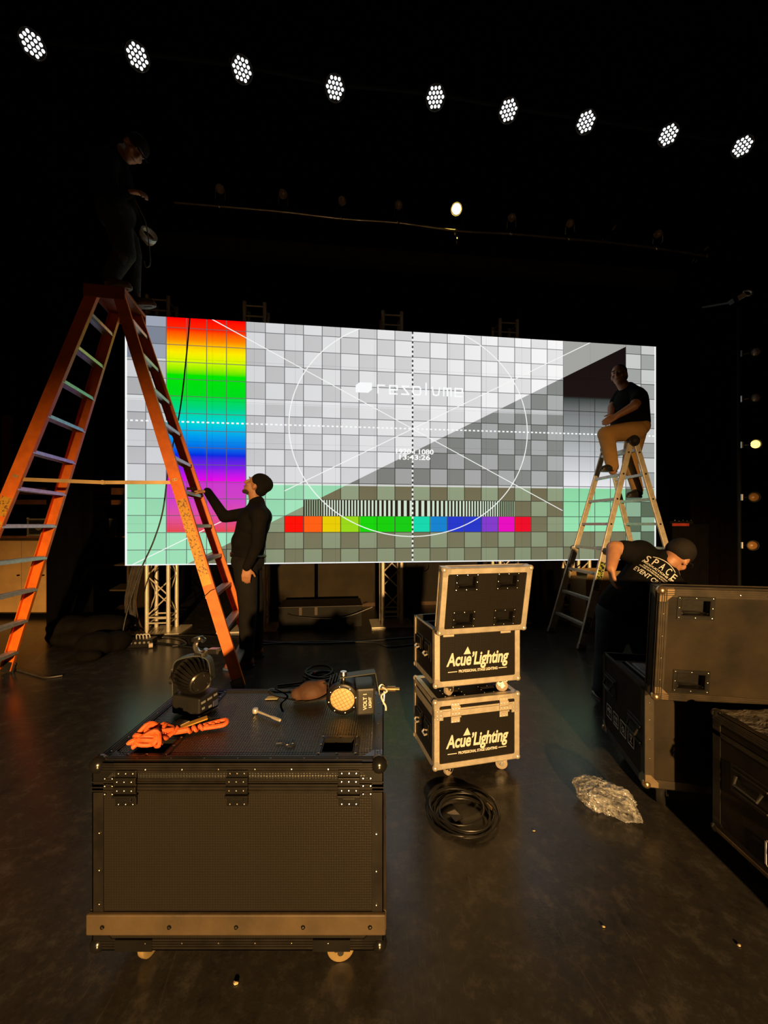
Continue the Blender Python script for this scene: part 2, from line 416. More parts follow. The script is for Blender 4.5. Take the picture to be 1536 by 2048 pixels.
# the logo on the screen: rounded badge and stroke lettering
mb = MB(); x0, _, z0 = led_at(11.82, 3.95); x1, _, z1 = led_at(12.72, 3.32)
poly = [(x0, z0), (x1-0.05, z0), (x1, z0+0.04), (x1, z1), (x0+0.05, z1), (x0, z1-0.04)]
mb.prism([(px, -0.0012, pz) for px, pz in poly], (0, 0.001, 0)).build('logo_badge', LEDW, led)
GL = {'r': [[(0,0),(0,1),(.9,1)]], 'e': [[(1,.0),(0,0),(0,1),(1,1),(1,.5),(0,.5)]], 's': [[(0,0),(1,0),(.1,1),(1,1)]], 'o': [[(.15,0),(.85,0),(1,.2),(1,.8),(.85,1),(.15,1),(0,.8),(0,.2),(.15,0)]],
      'l': [[(.4,0),(.4,1.5)]], 'u': [[(0,1),(.15,.1),(.5,0),(.85,.1),(1,1)]], 'm': [[(0,0),(0,1),(.5,.95),(.5,0)],[(.5,.95),(1,1),(1,0)]]}
mb = MB(); ox = 13.05
for ch in 'resolume':
    cw = 0.42 if ch != 'l' else 0.2
    for st in GL[ch]:
        for (ax, az), (bx, bz) in zip(st, st[1:]):
            p0 = V(led_at(ox+ax*cw, 3.95-az*0.5)); p1 = V(led_at(ox+bx*cw, 3.95-bz*0.5))
            d = (p1-p0).normalized(); wv = V((-d.z, 0, d.x))*0.010
            mb.obox(p0-d*0.006, p1+d*0.006, wv, V((0, 0.0004, 0)))
    ox += cw+0.24
mb.build('screen_logotype', LEDW, led)
for s, uu, vv, wd in (('1920 i 1080', 13.98, 7.68, 2.14), ('13:43:26', 14.15, 8.04, 1.76)):
    lettering('screen_readout', s, led, led_at(uu, vv), 0.088, LEDW, width=wd*WL/30, bold=0.002)
# ------------------------------------------------------------------ truss uprights behind the video wall
def line_hit(px, off):
    """plan point on the line parallel to the wall, off metres behind it, seen at column px"""
    a = WA-WN*off; k = (px-768.0)/F; s = (k*a.y-a.x)/(WE.x-k*WE.y); return a+WE*s
TRUSSM = mat('truss_aluminium', (0.86, 0.78, 0.64), 0.38, 0.3, var=0.08, scale=20)
tw, th = 0.25, 4.2
truss = thing('truss_tower', '', 'truss')
chord = MB().cyl((0,0,0.02), (0,0,th), 0.024, n=12).mesh('chord', TRUSSM, True)
for x in (0, tw):
    for y in (0, tw): link('chord', chord, truss).location = (x, y, 0)
br = MB().cyl((0,0,0), (tw,0,tw), 0.0085, n=6).mesh('brace', TRUSSM, True)
hb = MB().cyl((0,0,0), (tw,0,0), 0.010, n=6).mesh('cross_bar', TRUSSM, True)
nb_ = int((th-0.3)/tw)
for k, (ox, oy, rz) in enumerate(((0,0,0), (tw,0,PI/2), (tw,tw,PI), (0,tw,-PI/2))):
    ca, sa = math.cos(rz), math.sin(rz)
    for i in range(nb_):
        o = link('brace', br, truss); flip = (i+k) % 2
        if flip: o.location = (ox+tw*ca, oy+tw*sa, 0.22+i*tw); o.rotation_euler = (0, 0, rz+PI)
        else: o.location = (ox, oy, 0.22+i*tw); o.rotation_euler = (0, 0, rz)
    for z in (0.13, 0.20, th-0.18, th-0.05):
        o = link('cross_bar', hb, truss); o.location = (ox, oy, z); o.rotation_euler = (0, 0, rz)
MB().box(-0.16, tw+0.16, -0.10, tw+0.10, 0, 0.018).build('base_plate', TRUSSM, truss, bevel=0.003)
tl = ['truss tower under the left end of the screen, beside the hanging cables', 'truss tower directly behind the man in the beanie',
      'truss tower standing on a bright base plate below mid screen', 'truss tower hidden behind the two stacked silver-edged cases', 'truss tower seen through the aluminium ladder']
for i, px in enumerate((294, 489, 766, 1000, 1146)):
    t = truss if i == 0 else copy_tree(truss)
    p = line_hit(px, 0.16); t.location = (p.x, p.y, 0); t.rotation_euler = (0, 0, WYAW)
    if i == 4: t.scale = (1, 1, 0.86)
    tag(t, tl[i], 'truss', 'truss towers holding the video wall')
# ------------------------------------------------------------------ orange step ladder
ORG = mat('orange_fibreglass', (0.95, 0.185, 0.006), 0.5, var=0.16, scale=14, bump=0.04)
STEPM = mat('step_aluminium', (0.62, 0.61, 0.58), 0.45, 0.7, var=0.12, scale=30, bump=0.05)
YEL = mat('yellow_label', (0.72, 0.40, 0.03), 0.5, var=0.12)
lad = thing('step_ladder', 'tall orange fibreglass double-sided step ladder with aluminium steps', 'ladder')
fNR, fFR, fNL, fFL = V((-1.176,3.13,0)), V((-1.35,3.96,0)), V((-3.273,2.69,0)), V((-3.447,3.52,0))
le1 = (fFR-fFL).normalized(); le2 = V((-le1.y, le1.x, 0)); LH = 3.27
ctr = (fNR+fFR+fNL+fFL)/4
def top_of(side, near):                     # side -1 left / +1 right, near -1 / far +1
    return ctr+le1*(side*0.085)+le2*(near*0.19)+V((0,0,LH))
RAILS = {}
for side, near, foot in ((1,-1,fNR), (1,1,fFR), (-1,-1,fNL), (-1,1,fFL)):
    top = top_of(side, near); RAILS[side, near] = (foot, top)
    d = (top-foot).normalized(); wv = le2.cross(d).normalized()
    mb = MB(); mb.obox(foot+V((0,0,0.03)), top, wv*0.044, le2*0.003)
    for q in (-1, 1):
        mb.obox(foot+wv*q*0.0415-le2*near*0.016+V((0,0,0.03)), top+wv*q*0.0415-le2*near*0.016, wv*0.003, le2*0.016)
    mb.build('rail', ORG, lad)
    fb = MB(); fb.obox(foot, foot+d*0.10, wv*0.049, le2*0.012); fb.build('rubber_foot', BLKP, lad, bevel=0.004)
for side in (-1, 1):
    fn, tn = RAILS[side, -1]; ff, tf = RAILS[side, 1]
    for k in range(11):
        z = 0.20+0.288*k; t = z/LH
        a = fn.lerp(tn, t); c = ff.lerp(tf, t); dd = (c-a).normalized()
        mb = MB(); mb.obox(a+dd*0.004, c-dd*0.004, le1*0.038, V((0,0,0.002)))
        for q in (-1, 1): mb.obox(a+dd*0.004+le1*q*0.036-V((0,0,0.013)), c-dd*0.004+le1*q*0.036-V((0,0,0.013)), le1*0.002, V((0,0,0.013)))
        for q in (-0.024, -0.008, 0.008, 0.024): mb.obox(a+dd*0.006+le1*q+V((0,0,0.003)), c-dd*0.006+le1*q+V((0,0,0.003)), le1*0.003, V((0,0,0.0015)))
        mb.build('step', STEPM, lad)
cm = ctr+V((0,0,LH))
mb = MB(); mb.obox(cm-le2*0.215+V((0,0,0.012)), cm+le2*0.215+V((0,0,0.012)), le1*0.15, V((0,0,0.014)))
for q in (-1, 1): mb.obox(cm+le2*q*0.212-le1*0.15-V((0,0,0.035)), cm+le2*q*0.212+le1*0.15-V((0,0,0.035)), le2*0.004, V((0,0,0.045)))
mb.build('top_cap', mat('ladder_top_cap', (0.42, 0.09, 0.015), 0.5, var=0.2), lad, bevel=0.004)
SPR = mat('spreader_metal', (0.62, 0.42, 0.20), 0.45, 0.5, var=0.12)
for near in (-1, 1):
    z = 1.70; t = z/LH
    a = RAILS[-1, near][0].lerp(RAILS[-1, near][1], t)-le2*near*0.02; c = RAILS[1, near][0].lerp(RAILS[1, near][1], t)-le2*near*0.02
    mid = a.lerp(c, 0.52)-V((0,0,0.012))
    mb = MB(); mb.obox(a, mid, V((0,0,0.014)), le2*0.004); mb.obox(mid, c, V((0,0,0.014)), le2*0.004); mb.cyl(mid-le2*0.012, mid+le2*0.012, 0.018, n=10)
    if near < 0: mb.build('spreader_bar', SPR, lad)
    else:
        q = a.lerp(c, 0.93); MB().obox(q, c, V((0,0,0.014)), le2*0.004).build('spreader_bar', SPR, lad)
def rail_patch(name, side, near, z0, z1, m, w=0.036, off=0.0042):
    f0, t0 = RAILS[side, near]; d = (t0-f0).normalized(); wv = le2.cross(d).normalized()
    a, c = f0.lerp(t0, z0/LH), f0.lerp(t0, z1/LH)
    return MB().obox(a+le2*near*off, c+le2*near*off, wv*w, le2*0.0008).build(name, m, lad)
mY, nt, b = nodes_of('worn_yellow_label'); X.nt = nt; L = nt.links
tc = nt.nodes.new('ShaderNodeTexCoord')
n1 = nt.nodes.new('ShaderNodeTexNoise'); n1.inputs['Scale'].default_value = 60; n1.inputs['Detail'].default_value = 6; L.new(tc.outputs['Object'], n1.inputs['Vector'])
L.new(ramp(X(n1.outputs['Fac']), [(0, (0.06,0.025,0.01)), (.40, (0.20,0.08,0.02)), (.46, (0.62,0.30,0.02)), (.7, (0.70,0.36,0.03)), (1, (0.75,0.5,0.1))]).s, b.inputs['Base Color'])
b.inputs['Roughness'].default_value = 0.5
for args in ((1, -1, 0.94, 1.56, mY), (1, -1, 0.86, 0.94, YEL), (-1, -1, 1.42, 1.56, mY), (-1, -1, 1.19, 1.38, mY)): rail_patch('sticker', *args)
f0, t0 = RAILS[1, -1]; q0 = f0.lerp(t0, 0.80/LH); wv = le2.cross((t0-f0).normalized()).normalized()
MB().tube(spline([q0-wv*0.044-le2*0.006-V((0,0,0.02)), q0-wv*0.015-le2*0.006-V((0,0,0.005)), q0+wv*0.012-le2*0.006+V((0,0,0.012)), q0+wv*0.044-le2*0.006+V((0,0,0.015))], 5), 0.004, 6).build('cord', CABLE, lad)
for side in (-1, 1):
    f0, t0 = RAILS[side, -1]; q0 = f0.lerp(t0, 1.72/LH); d = (t0-f0).normalized(); wv = le2.cross(d).normalized()
    mb = MB().obox(q0-wv*0.018-le2*0.005, q0+wv*0.018-le2*0.005, d*0.011, le2*0.002)
    for q in (-1, 1): mb.rivet(q0+wv*q*0.01-le2*0.007, -le2, 0.006)
    mb.build('spreader_plate', SPR, lad)
# ------------------------------------------------------------------ aluminium multi-position ladder
AL2 = mat('ladder_aluminium', (0.66, 0.58, 0.46), 0.42, 0.35, var=0.16, scale=18, bump=0.05, bscale=80)
al = thing('folding_ladder', 'aluminium multi-position folding ladder with black hinges', 'ladder')
ae1, ae2 = V((0.998, 0.055, 0)), V((-0.055, 0.998, 0)); aH = 2.26
bF = V((2.134, 4.186, 0)); AR = {}
for side in (-1, 1):
    for near in (-1, 1):
        foot = bF+ae1*(1.32 if side > 0 else 0)+ae2*(0.64 if near > 0 else 0)
        top = bF+ae1*(0.66+side*0.035)+ae2*(0.08 if near < 0 else 0.56)+V((0,0,aH)); AR[side, near] = (foot, top)
        d = (top-foot).normalized(); wv = ae2.cross(d).normalized()
        mb = MB(); mb.obox(foot+d*0.9, top, wv*0.030, ae2*0.012); mb.build('inner_rail', AL2, al, bevel=0.003)
        mb = MB(); mb.obox(foot+d*0.03+ae2*near*0.016, foot+d*1.12+ae2*near*0.016, wv*0.040, ae2*0.016); mb.build('outer_rail', AL2, al, bevel=0.004)
        mb = MB(); mb.obox(foot+ae2*near*0.016, foot+d*0.06+ae2*near*0.016, wv*0.044, ae2*0.020); mb.build('rubber_foot', mat('grey_rubber', (0.35,0.32,0.27), 0.7), al, bevel=0.004)
        kp = foot+d*1.10+ae2*near*0.03; MB().cyl(kp, kp+ae2*near*0.035, 0.042, 0.036, n=8).build('lock_knob', BLKP, al, smooth=True)
        for z in (1.36, 1.64, 1.92, 2.16):
            q = foot.lerp(top, z/aH); MB().cyl(q+ae2*near*0.010, q+ae2*near*0.0145, 0.011, n=10).build('rung_plug', BLKP, al)
    (fn, tn), (ff, tf) = AR[side, -1], AR[side, 1]
    for k in range(8):
        z = 0.25+0.2775*k; t = z/aH; a, c = fn.lerp(tn, t), ff.lerp(tf, t)
        mb = MB(); mb.obox(a, c, ae1*0.022, V((0,0,0.014)))
        for q in (-0.014, 0, 0.014): mb.obox(a+ae1*q+V((0,0,0.015)), c+ae1*q+V((0,0,0.015)), ae1*0.003, V((0,0,0.002)))
        mb.build('rung', STEPM, al)
for near in (-1, 1):
    q = bF+ae1*0.66+ae2*(0.08 if near < 0 else 0.56)+V((0,0,aH+0.03)); MB().cyl(q-ae2*0.028, q+ae2*0.028, 0.062, n=20).build('hinge', BLKP, al, smooth=True, bevel=0.004)
    mb = MB(); mb.cyl(q-ae2*0.034, q+ae2*0.034, 0.02, n=10); mb.build('hinge_pin', STEEL, al)
GST, nt, b = nodes_of('ladder_safety_sticker'); X.nt = nt; L = nt.links
tc = nt.nodes.new('ShaderNodeTexCoord'); n1 = nt.nodes.new('ShaderNodeTexNoise'); n1.inputs['Scale'].default_value = 42; n1.inputs['Detail'].default_value = 2
L.new(tc.outputs['Object'], n1.inputs['Vector'])
L.new(ramp(X(n1.outputs['Fac']), [(0, (.01,.012,.008)), (.44, (.015,.02,.01)), (.47, (.42,.46,.06)), (.56, (.5,.5,.1)), (.58, (.02,.03,.015)), (1, (.1,.1,.05))], 'CONSTANT').s, b.inputs['Base Color'])
for side, z0, z1 in ((-1, 0.18, 0.36), (-1, 0.66, 0.98), (1, 0.80, 1.02)):
    f0, t0 = AR[side, -1]; d = (t0-f0).normalized(); wv = ae2.cross(d).normalized()
    MB().obox(f0+d*z0-ae2*0.033, f0+d*z1-ae2*0.033, wv*0.030, ae2*0.0008).build('sticker', GST, al)
# ------------------------------------------------------------------ LED par lights on the upper pipe
PIPEB = mat('black_pipe', (0.006,0.006,0.006), 0.7, spec=0.15)
def pipe(name, label, pts, r=0.025, m=PIPEB, group=None):
    return tag(MB().tube(pts, r, 10).build(name, m, smooth=True), label, 'pipe', group)
LENSW = emit('par_lens_lit', (0.93, 0.97, 1.0), 2.6)
par = thing('led_par_light', '', 'stage light')
# local frame: beam along -Z, yoke and clamp up +Z
MB().lathe([(0.045,0.20),(0.075,0.19),(0.088,0.15),(0.095,0.05),(0.102,0.045),(0.102,0.0),(0.096,-0.004),(0.092,0.012),(0.0,0.012)], n=28).build('can', BLKM, par, smooth=True)
lens = MB().lathe([(0.0128,0.010),(0.0128,0.004),(0.009,0.0),(0.0,-0.001)], n=10).mesh('lens', LENSW, True)
hexp = [(q+r_*0.5, r_*0.866) for q in range(-2, 3) for r_ in range(-2, 3) if abs(q+r_) <= 2]
for hx, hy in hexp: link('lens', lens, par).location = (hx*0.036, hy*0.036, 0.0)
mb = MB()
for s in (-1, 1): mb.box(s*0.112-0.003, s*0.112+0.003, -0.016, 0.016, 0.07, 0.30)
mb.box(-0.115, 0.115, -0.016, 0.016, 0.297, 0.303); mb.build('yoke', BLKM, par)
MB().tube([(0, 0.035*math.cos(a), 0.345+0.035*math.sin(a)) for a in [2*PI*i/14 for i in range(14)]], 0.010, 6, closed=True).build('clamp', STEEL, par)
A1, A2 = P(-40, 75, 3.36), P(1560, 304, 4.37)
PXS = [(65,88),(275,113),(484,139),(670,176),(871,195),(1017,221),(1172,244),(1337,270),(1485,293)]
pl = ['leftmost lit white stage light on the upper pipe', 'second lit white stage light from the left on the upper pipe', 'third lit white stage light from the left on the upper pipe',
      'fourth lit white stage light from the left on the upper pipe', 'middle lit white stage light on the upper pipe, fifth from either end', 'fourth lit white stage light from the right on the upper pipe',
      'third lit white stage light from the right on the upper pipe', 'second lit white stage light from the right on the upper pipe', 'rightmost lit white stage light on the upper pipe']
ends = []
for i, (px, py) in enumerate(PXS):
    o = par if i == 0 else copy_tree(par)
    d = 3.4*(1050-88)/(1050-py) if i in (0, 8) else None
    # plan line parallel to the video wall
    a = V((-3.108, 3.40, 0)); k = (px-768.0)/F; s = (k*a.y-a.x)/(WE.x-k*WE.y); q = a+WE*s
    p = P(px, py, q.y); o.location = p
    aim = (V((0.25, 0.3, 0.9))-p).normalized()
    o.rotation_mode = 'QUATERNION'; o.rotation_quaternion = aim.to_track_quat('-Z', 'Y')
    tag(o, pl[i], 'stage light', 'lit white lights on the upper pipe')
    ends.append(p-aim*0.345)
zt = max(e.z for e in ends)
pipe('lighting_pipe', 'upper black lighting pipe carrying the row of lit white lights', [ends[0]+(ends[0]-ends[1])*0.5]+ends+[ends[-1]+(ends[-1]-ends[-2])*0.6])
# ------------------------------------------------------------------ small spotlights on the rear pipe
AMB = emit('amber_lamp', (1.0, 0.62, 0.12), 60.0)
GLASS = mat('dull_lens', (0.62, 0.50, 0.46), 0.3, var=0.1)
sl = thing('small_spotlight', '', 'spotlight')
MB().lathe([(0.0,0.17),(0.03,0.17),(0.05,0.14),(0.052,0.04),(0.06,0.035),(0.06,-0.02),(0.055,-0.02),(0.052,0.0),(0.0,0.0)], n=20).build('body', BLKM, sl, smooth=True)
MB().lathe([(0.051,0.004),(0.035,-0.006),(0.0,-0.010)], n=18).build('front_lens', GLASS, sl, smooth=True)
RX = [(440,378,413),(566,388,424),(684,402,438),(797,410,446),(913,418,462),(1023,435,468),(1140,447,478),(1228,455,486),(1316,468,497),(1412,497,512)]
rl = ['unlit spotlight at the left end of the rear pipe', 'second unlit spotlight from the left on the rear pipe', 'third unlit spotlight from the left on the rear pipe', 'unlit spotlight just left of the glowing amber one',
      'glowing amber spotlight on the rear pipe above the screen', 'unlit spotlight just right of the glowing amber one', 'unlit rear-pipe spotlight, second right of the amber lamp', 'tilted rear-pipe spotlight, third right of the amber lamp',
      'unlit rear-pipe spotlight next to the far right one', 'tilted spotlight hanging at the right end of the rear pipe']
pp = []
for i, (px, py, pz) in enumerate(RX):
    o = sl if i == 0 else copy_tree(sl)
    a = V((-2.346, 5.5, 0)); k = (px-768.0)/F; s = (k*a.y-a.x)/(WE.x-k*WE.y); q = a+WE*s
    p = P(px, py, q.y); o.location = p
    aim = (V((0.1*i-0.6, 0.0, 0.8))-p).normalized()
    if i in (7, 9): aim = (aim+V((0.8, 0.3, -0.2))).normalized()
    o.rotation_mode = 'QUATERNION'; o.rotation_quaternion = aim.to_track_quat('-Z', 'Y')
    tag(o, rl[i], 'spotlight', 'spotlights on the rear pipe')
    base = P(px, pz, q.y+0.10); pp.append(base)
    rm = aim.to_track_quat('-Z', 'Y').to_matrix()
    loc = lambda w: rm.transposed() @ (w-p)
    yk = MB()
    for sgn in (-1, 1): yk.tube([loc(p+rm @ V((sgn*0.062,0,0.05))), loc(p+rm @ V((sgn*0.066,0,0.05)) + (base-p)*0.65), loc(base+V((0,0,0.06)))], 0.006, 5)
    yk.build('yoke', BLKM, o)
    cl = MB().tube([loc(base+V((0, 0.036*math.cos(t), 0.036*math.sin(t)))) for t in [2*PI*j/12 for j in range(12)]], 0.008, 6, closed=True); cl.build('clamp', STEEL, o)
    if i == 4:
        for ch in o.children:
            if ch.name.startswith('front_lens'): ch.data = ch.data.copy(); ch.data.materials[0] = AMB
        o.scale = (1.5, 1.5, 1.5)
pipe('lighting_pipe', 'thin rear lighting pipe with the amber lamp on it', spline([pp[0]+(pp[0]-pp[1])*0.7]+pp, 4), 0.020, mat('pipe_grey_steel', (0.42,0.40,0.38), 0.35, 0.6))
# overhead beam behind the rear pipe
a, c = P(300, 486, 6.0), P(1345, 562, 7.0)
tag(MB().obox(a, c, V((0,0,0.115)), V((0.01,0.1,0))).build('overhead_beam', mat('beam_paint', (0.055,0.062,0.06), 0.7)), 'dark grey beam spanning above the video wall behind the pipe', 'beam')
# white-ringed clamp light at the right
cl = thing('clamp_light', 'small pale ring-ended fixture high at the right edge', 'stage light', P(1486, 590, 4.2))
MB().tube([(0.05+0.045*math.cos(t), 0, 0.022+0.028*math.sin(t)) for t in [2*PI*j/18 for j in range(18)]], 0.009, 7, closed=True).build('ring', mat('pale_ring', (0.75,0.72,0.66), 0.4), cl, smooth=True)
MB().obox((-0.08,0,-0.05), (0.012,0,0.0), V((-0.4,0,0.8))*0.028, V((0,0.02,0))).build('arm', mat('pale_ring', (0.75,0.72,0.66), 0.4), cl, bevel=0.004)
MB().obox((-0.13,0,-0.075), (-0.08,0,-0.05), V((-0.4,0,0.8))*0.03, V((0,0.03,0))).build('bracket', BLKM, cl, bevel=0.004)
MB().cyl((-0.10,0.0,-0.07), (-0.10,0.4,0.1), 0.02, n=8).build('stem', BLKM, cl)
# side boom at the right with lamps
bx = P(1478, 900, 5.0)
pipe('boom_stand', 'vertical black boom pole at the right edge carrying side lamps', [(bx.x, bx.y, 0.0), (bx.x, bx.y, 4.2)], 0.024)
bl = ['top unlit lamp on the right side boom', 'second lamp from the top on the right side boom, unlit', 'glowing amber lamp on the right side boom', 'dull amber lamp below the glowing one on the right boom', 'lowest lamp on the right side boom']
for i, (px, py) in enumerate(((1512,703),(1512,795),(1512,888),(1509,994),(1506,1091))):
    o = thing('side_lamp', bl[i], 'spotlight', P(px, py, 4.9), 0, 'lamps on the right side boom')
    aim = V((-0.35, -1, 0.02)).normalized()
    MB().lathe([(0.0,0.16),(0.04,0.16),(0.062,0.12),(0.066,0.0),(0.058,0.0),(0.054,0.012),(0.0,0.012)], axis=-aim, n=20).build('body', BLKM, o, smooth=True)
    lm = emit('amber_side_lamp', (1.0,0.60,0.10), 4.0) if i == 2 else mat('amber_gel', (0.42,0.20,0.05), 0.35, var=0.1) if i > 2 else GLASS
    MB().lathe([(0.054,-0.014),(0.03,0.0),(0.0,0.004)], axis=aim, n=18).build('front_lens', lm, o, smooth=True)
    MB().cyl((-0.03,0.03,0), (bx.x-P(px,py,4.9).x, bx.y-4.9, 0), 0.012, n=8).build('arm', BLKM, o)
    MB().cyl((bx.x-P(px,py,4.9).x+0.0, bx.y-4.9-0.04, -0.04), (bx.x-P(px,py,4.9).x, bx.y-4.9-0.04, 0.04), 0.016, n=8).build('clamp', STEEL, o)
# ------------------------------------------------------------------ road cases
LAM = laminate('case_laminate', (0.0105, 0.0092, 0.008), (0.017, 0.0145, 0.0115))
LAMB = laminate('case_laminate_fine', (0.0125, 0.0105, 0.0085), (0.0195, 0.016, 0.012), 0.0075)
WORN = mat('worn_case_ply', (0.013, 0.0105, 0.0075), 0.55, scale=5, bump=0.12, bscale=25, col2=(0.033, 0.0235, 0.0135), spec=0.15)
EDGEB = mat('black_edge_trim', (0.020, 0.017, 0.014), 0.36, 0.3, var=0.3, scale=16)
EDGEA = mat('silver_edge_trim', (0.74, 0.66, 0.54), 0.46, 0.55, var=0.12, scale=22, bump=0.05, bscale=90)
CHROME = mat('chrome_corner', (0.80, 0.72, 0.60), 0.28, 0.55, var=0.05)
BCORN = mat('black_chrome_corner', (0.10, 0.095, 0.09), 0.18, 0.9, var=0.1)
WHEEL = mat('caster_tyre', (0.42, 0.34, 0.26), 0.5, var=0.1)
def caster(parent, x, y, ztop, r, rot=0.0, wm=WHEEL, plate=True, wt=0.026):
    o = thing_part('caster', parent, (x, y, 0), rot)
    h = ztop
    mb = MB()
    if plate: mb.box(-0.045, 0.045, -0.04, 0.04, h-0.006, h)
    mb.cyl((0,0,h-0.02), (0,0,h-0.004), 0.026, n=12)
    for s in (-1, 1): mb.obox((0.006, s*(wt/2+0.005), h-0.018), (0.020, s*(wt/2+0.005), r), V((0.018,0,0)), V((0,0.0022,0)))
    mb.box(-0.014, 0.026, -wt/2-0.006, wt/2+0.006, h-0.022, h-0.016)
    o2 = mb.mesh('caster', STEEL, True); o.data = o2
    MB().lathe([(r*0.80,-wt/2),(r*0.97,-wt/2*0.8),(r,0),(r*0.97,wt/2*0.8),(r*0.80,wt/2)], o=(0.020,0,r), axis=(0,1,0), n=24).build('wheel', wm, o, smooth=True)
    MB().cyl((0.020,-wt/2-0.010,r), (0.020,wt/2+0.010,r), 0.010, n=10).build('axle', RIV, o, smooth=True)
    return o
def thing_part(name, parent, loc, rz=0.0):
    o = bpy.data.objects.new(name, bpy.data.meshes.new(name)); C.objects.link(o); o.parent = parent; o.location = loc; o.rotation_euler = (0, 0, rz)
    return o
def corner(parent, p, sx, sy, sz, m, r=0.020, arm=0.05):
    """ball corner with three flaps; sx.. point from the corner into the box"""
    x, y, z = p; mb = MB(); mb.ell((x+sx*r*0.38, y+sy*r*0.38, z+sz*r*0.38), r, nu=12, nv=8)
    t = 0.0035
    for ax in range(3):
        q = [[x, y, z], [x, y, z]]; s = (sx, sy, sz)
        a, bb = [i for i in range(3) if i != ax]
        q[0][ax] = p[ax]-s[ax]*t; q[1][ax] = p[ax]-s[ax]*0.0002
        def pt(i, j, k):
            w_ = [0, 0, 0]; w_[ax] = q[k][ax]; w_[a] = p[a]+s[a]*i; w_[bb] = p[bb]+s[bb]*j; return w_
        poly = [(0,0), (arm,0), (arm,arm*0.42), (arm*0.42,arm), (0,arm)]
        mb.prism([pt(i, j, 1) for i, j in poly], V(pt(0,0,0))-V(pt(0,0,1)))
    return mb.build('corner', m, parent, smooth=True)
def plate_holes(mb, W, D, z0, z1, holes, x0=0.0, y0=0.0):
    xs = sorted({x0, x0+W, *[h[0] for h in holes], *[h[1] for h in holes]}); ys = sorted({y0, y0+D, *[h[2] for h in holes], *[h[3] for h in holes]})
    for i in range(len(xs)-1):
        for j in range(len(ys)-1):
            cx, cy = (xs[i]+xs[i+1])/2, (ys[j]+ys[j+1])/2
            if any(h[0] < cx < h[1] and h[2] < cy < h[3] for h in holes): continue
            mb.box(xs[i], xs[i+1], ys[j], ys[j+1], z0, z1)
def dish(parent, hole, ztop, m=BLKM, depth=0.035, bail=True, rim=0.014):
    """recessed dish in a lid top with rim, rivets and a curved lip"""
    x0, x1, y0, y1 = hole; mb = MB(); z = ztop
    mb.box(x0, x1, y0, y1, z-depth-0.003, z-depth)
    for a in ((x0-0.002, x0+0.002, y0, y1), (x1-0.002, x1+0.002, y0, y1), (x0, x1, y0-0.002, y0+0.002), (x0, x1, y1-0.002, y1+0.002)): mb.box(a[0], a[1], a[2], a[3], z-depth, z+0.003)
    for a in ((x0-rim, x0, y0-rim, y1+rim), (x1, x1+rim, y0-rim, y1+rim), (x0, x1, y0-rim, y0), (x0, x1, y1, y1+rim)): mb.box(a[0], a[1], a[2], a[3], z, z+0.003)
    o = mb.build('dish', m, parent)
    if bail:
        cx = (x0+x1)/2; hw = (x1-x0)/2-0.006
        pts = [(cx+hw*math.cos(t), y0+0.010+0.0*math.sin(t), z-0.003-depth*0.75*math.sin(t)) for t in [PI*i/12 for i in range(13)]]
        MB().tube(pts, 0.0035, 6).build('grip', m, parent, smooth=True)
    rv = MB()
    for fx_ in (0, 0.5, 1):
        for yy in (y0-rim*0.5, y1+rim*0.5): rv.rivet((x0-rim*0.5+(x1-x0+rim)*fx_, yy, z+0.003), (0,0,1), 0.0045)
    for xx in (x0-rim*0.5, x1+rim*0.5): rv.rivet((xx, (y0+y1)/2, z+0.003), (0,0,1), 0.0045)
    stuff(rv.build('rivets', RIV, parent))
def latch(parent, x, z, m, y=0.0, w=0.045, h=0.105):
    """butterfly-style latch plates straddling the lid joint at height z on a front face"""
    mb = MB(); t = 0.003
    mb.box(x-w/2, x+w/2, y-t, y, z-0.062, z+0.042)
    mb.box(x-w*0.52, x+w*0.52, y-0.010, y-t, z+0.004, z+0.024)
    mb.box(x-w*0.52, x+w*0.52, y-0.010, y-t, z-0.022, z-0.003)
    mb.box(x-w*0.55, x+w*0.55, y-0.014, y-t, z-0.032, z-0.026)
    mb.box(x-w*0.3, x+w*0.3, y-0.009, y-t, z-0.046, z-0.036)
    o = mb.build('latch', m, parent, bevel=0.001)
    rv = MB()
    for dz, yy in ((0.034, y-t), (0.014, y-0.010), (-0.012, y-0.010), (-0.056, y-t)):
        for k in (-1, 0, 1): rv.rivet((x+k*w*0.34, yy, z+dz), (0,-1,0), 0.0036)
    stuff(rv.build('rivets', RIV, parent))
def trim(parent, p0, p1, n1, n2, w, m, t=0.003, groove=False):
    """L-shaped edge trim along p0-p1 on the faces with outward normals n1 and n2"""
    p0, p1, n1, n2 = V(p0), V(p1), V(n1), V(n2); mb = MB()
    for a, bb in ((n1, n2), (n2, n1)):
        c = a*(t/2)-bb*(w/2-t/2); mb.obox(p0+c, p1+c, bb*(w/2+t/2), a*(t/2))
        if groove:
            for g in (0.25, 0.5, 0.75):
                c2 = a*(t+0.0012)-bb*(w*g); mb.obox(p0+c2, p1+c2, bb*0.0016, a*0.0012)
    return mb.build('edge_trim', m, parent)
def strip(parent, x0, x1, y0, y1, z0, z1, m, name='edge_trim'): return MB().box(x0, x1, y0, y1, z0, z1).build(name, m, parent)
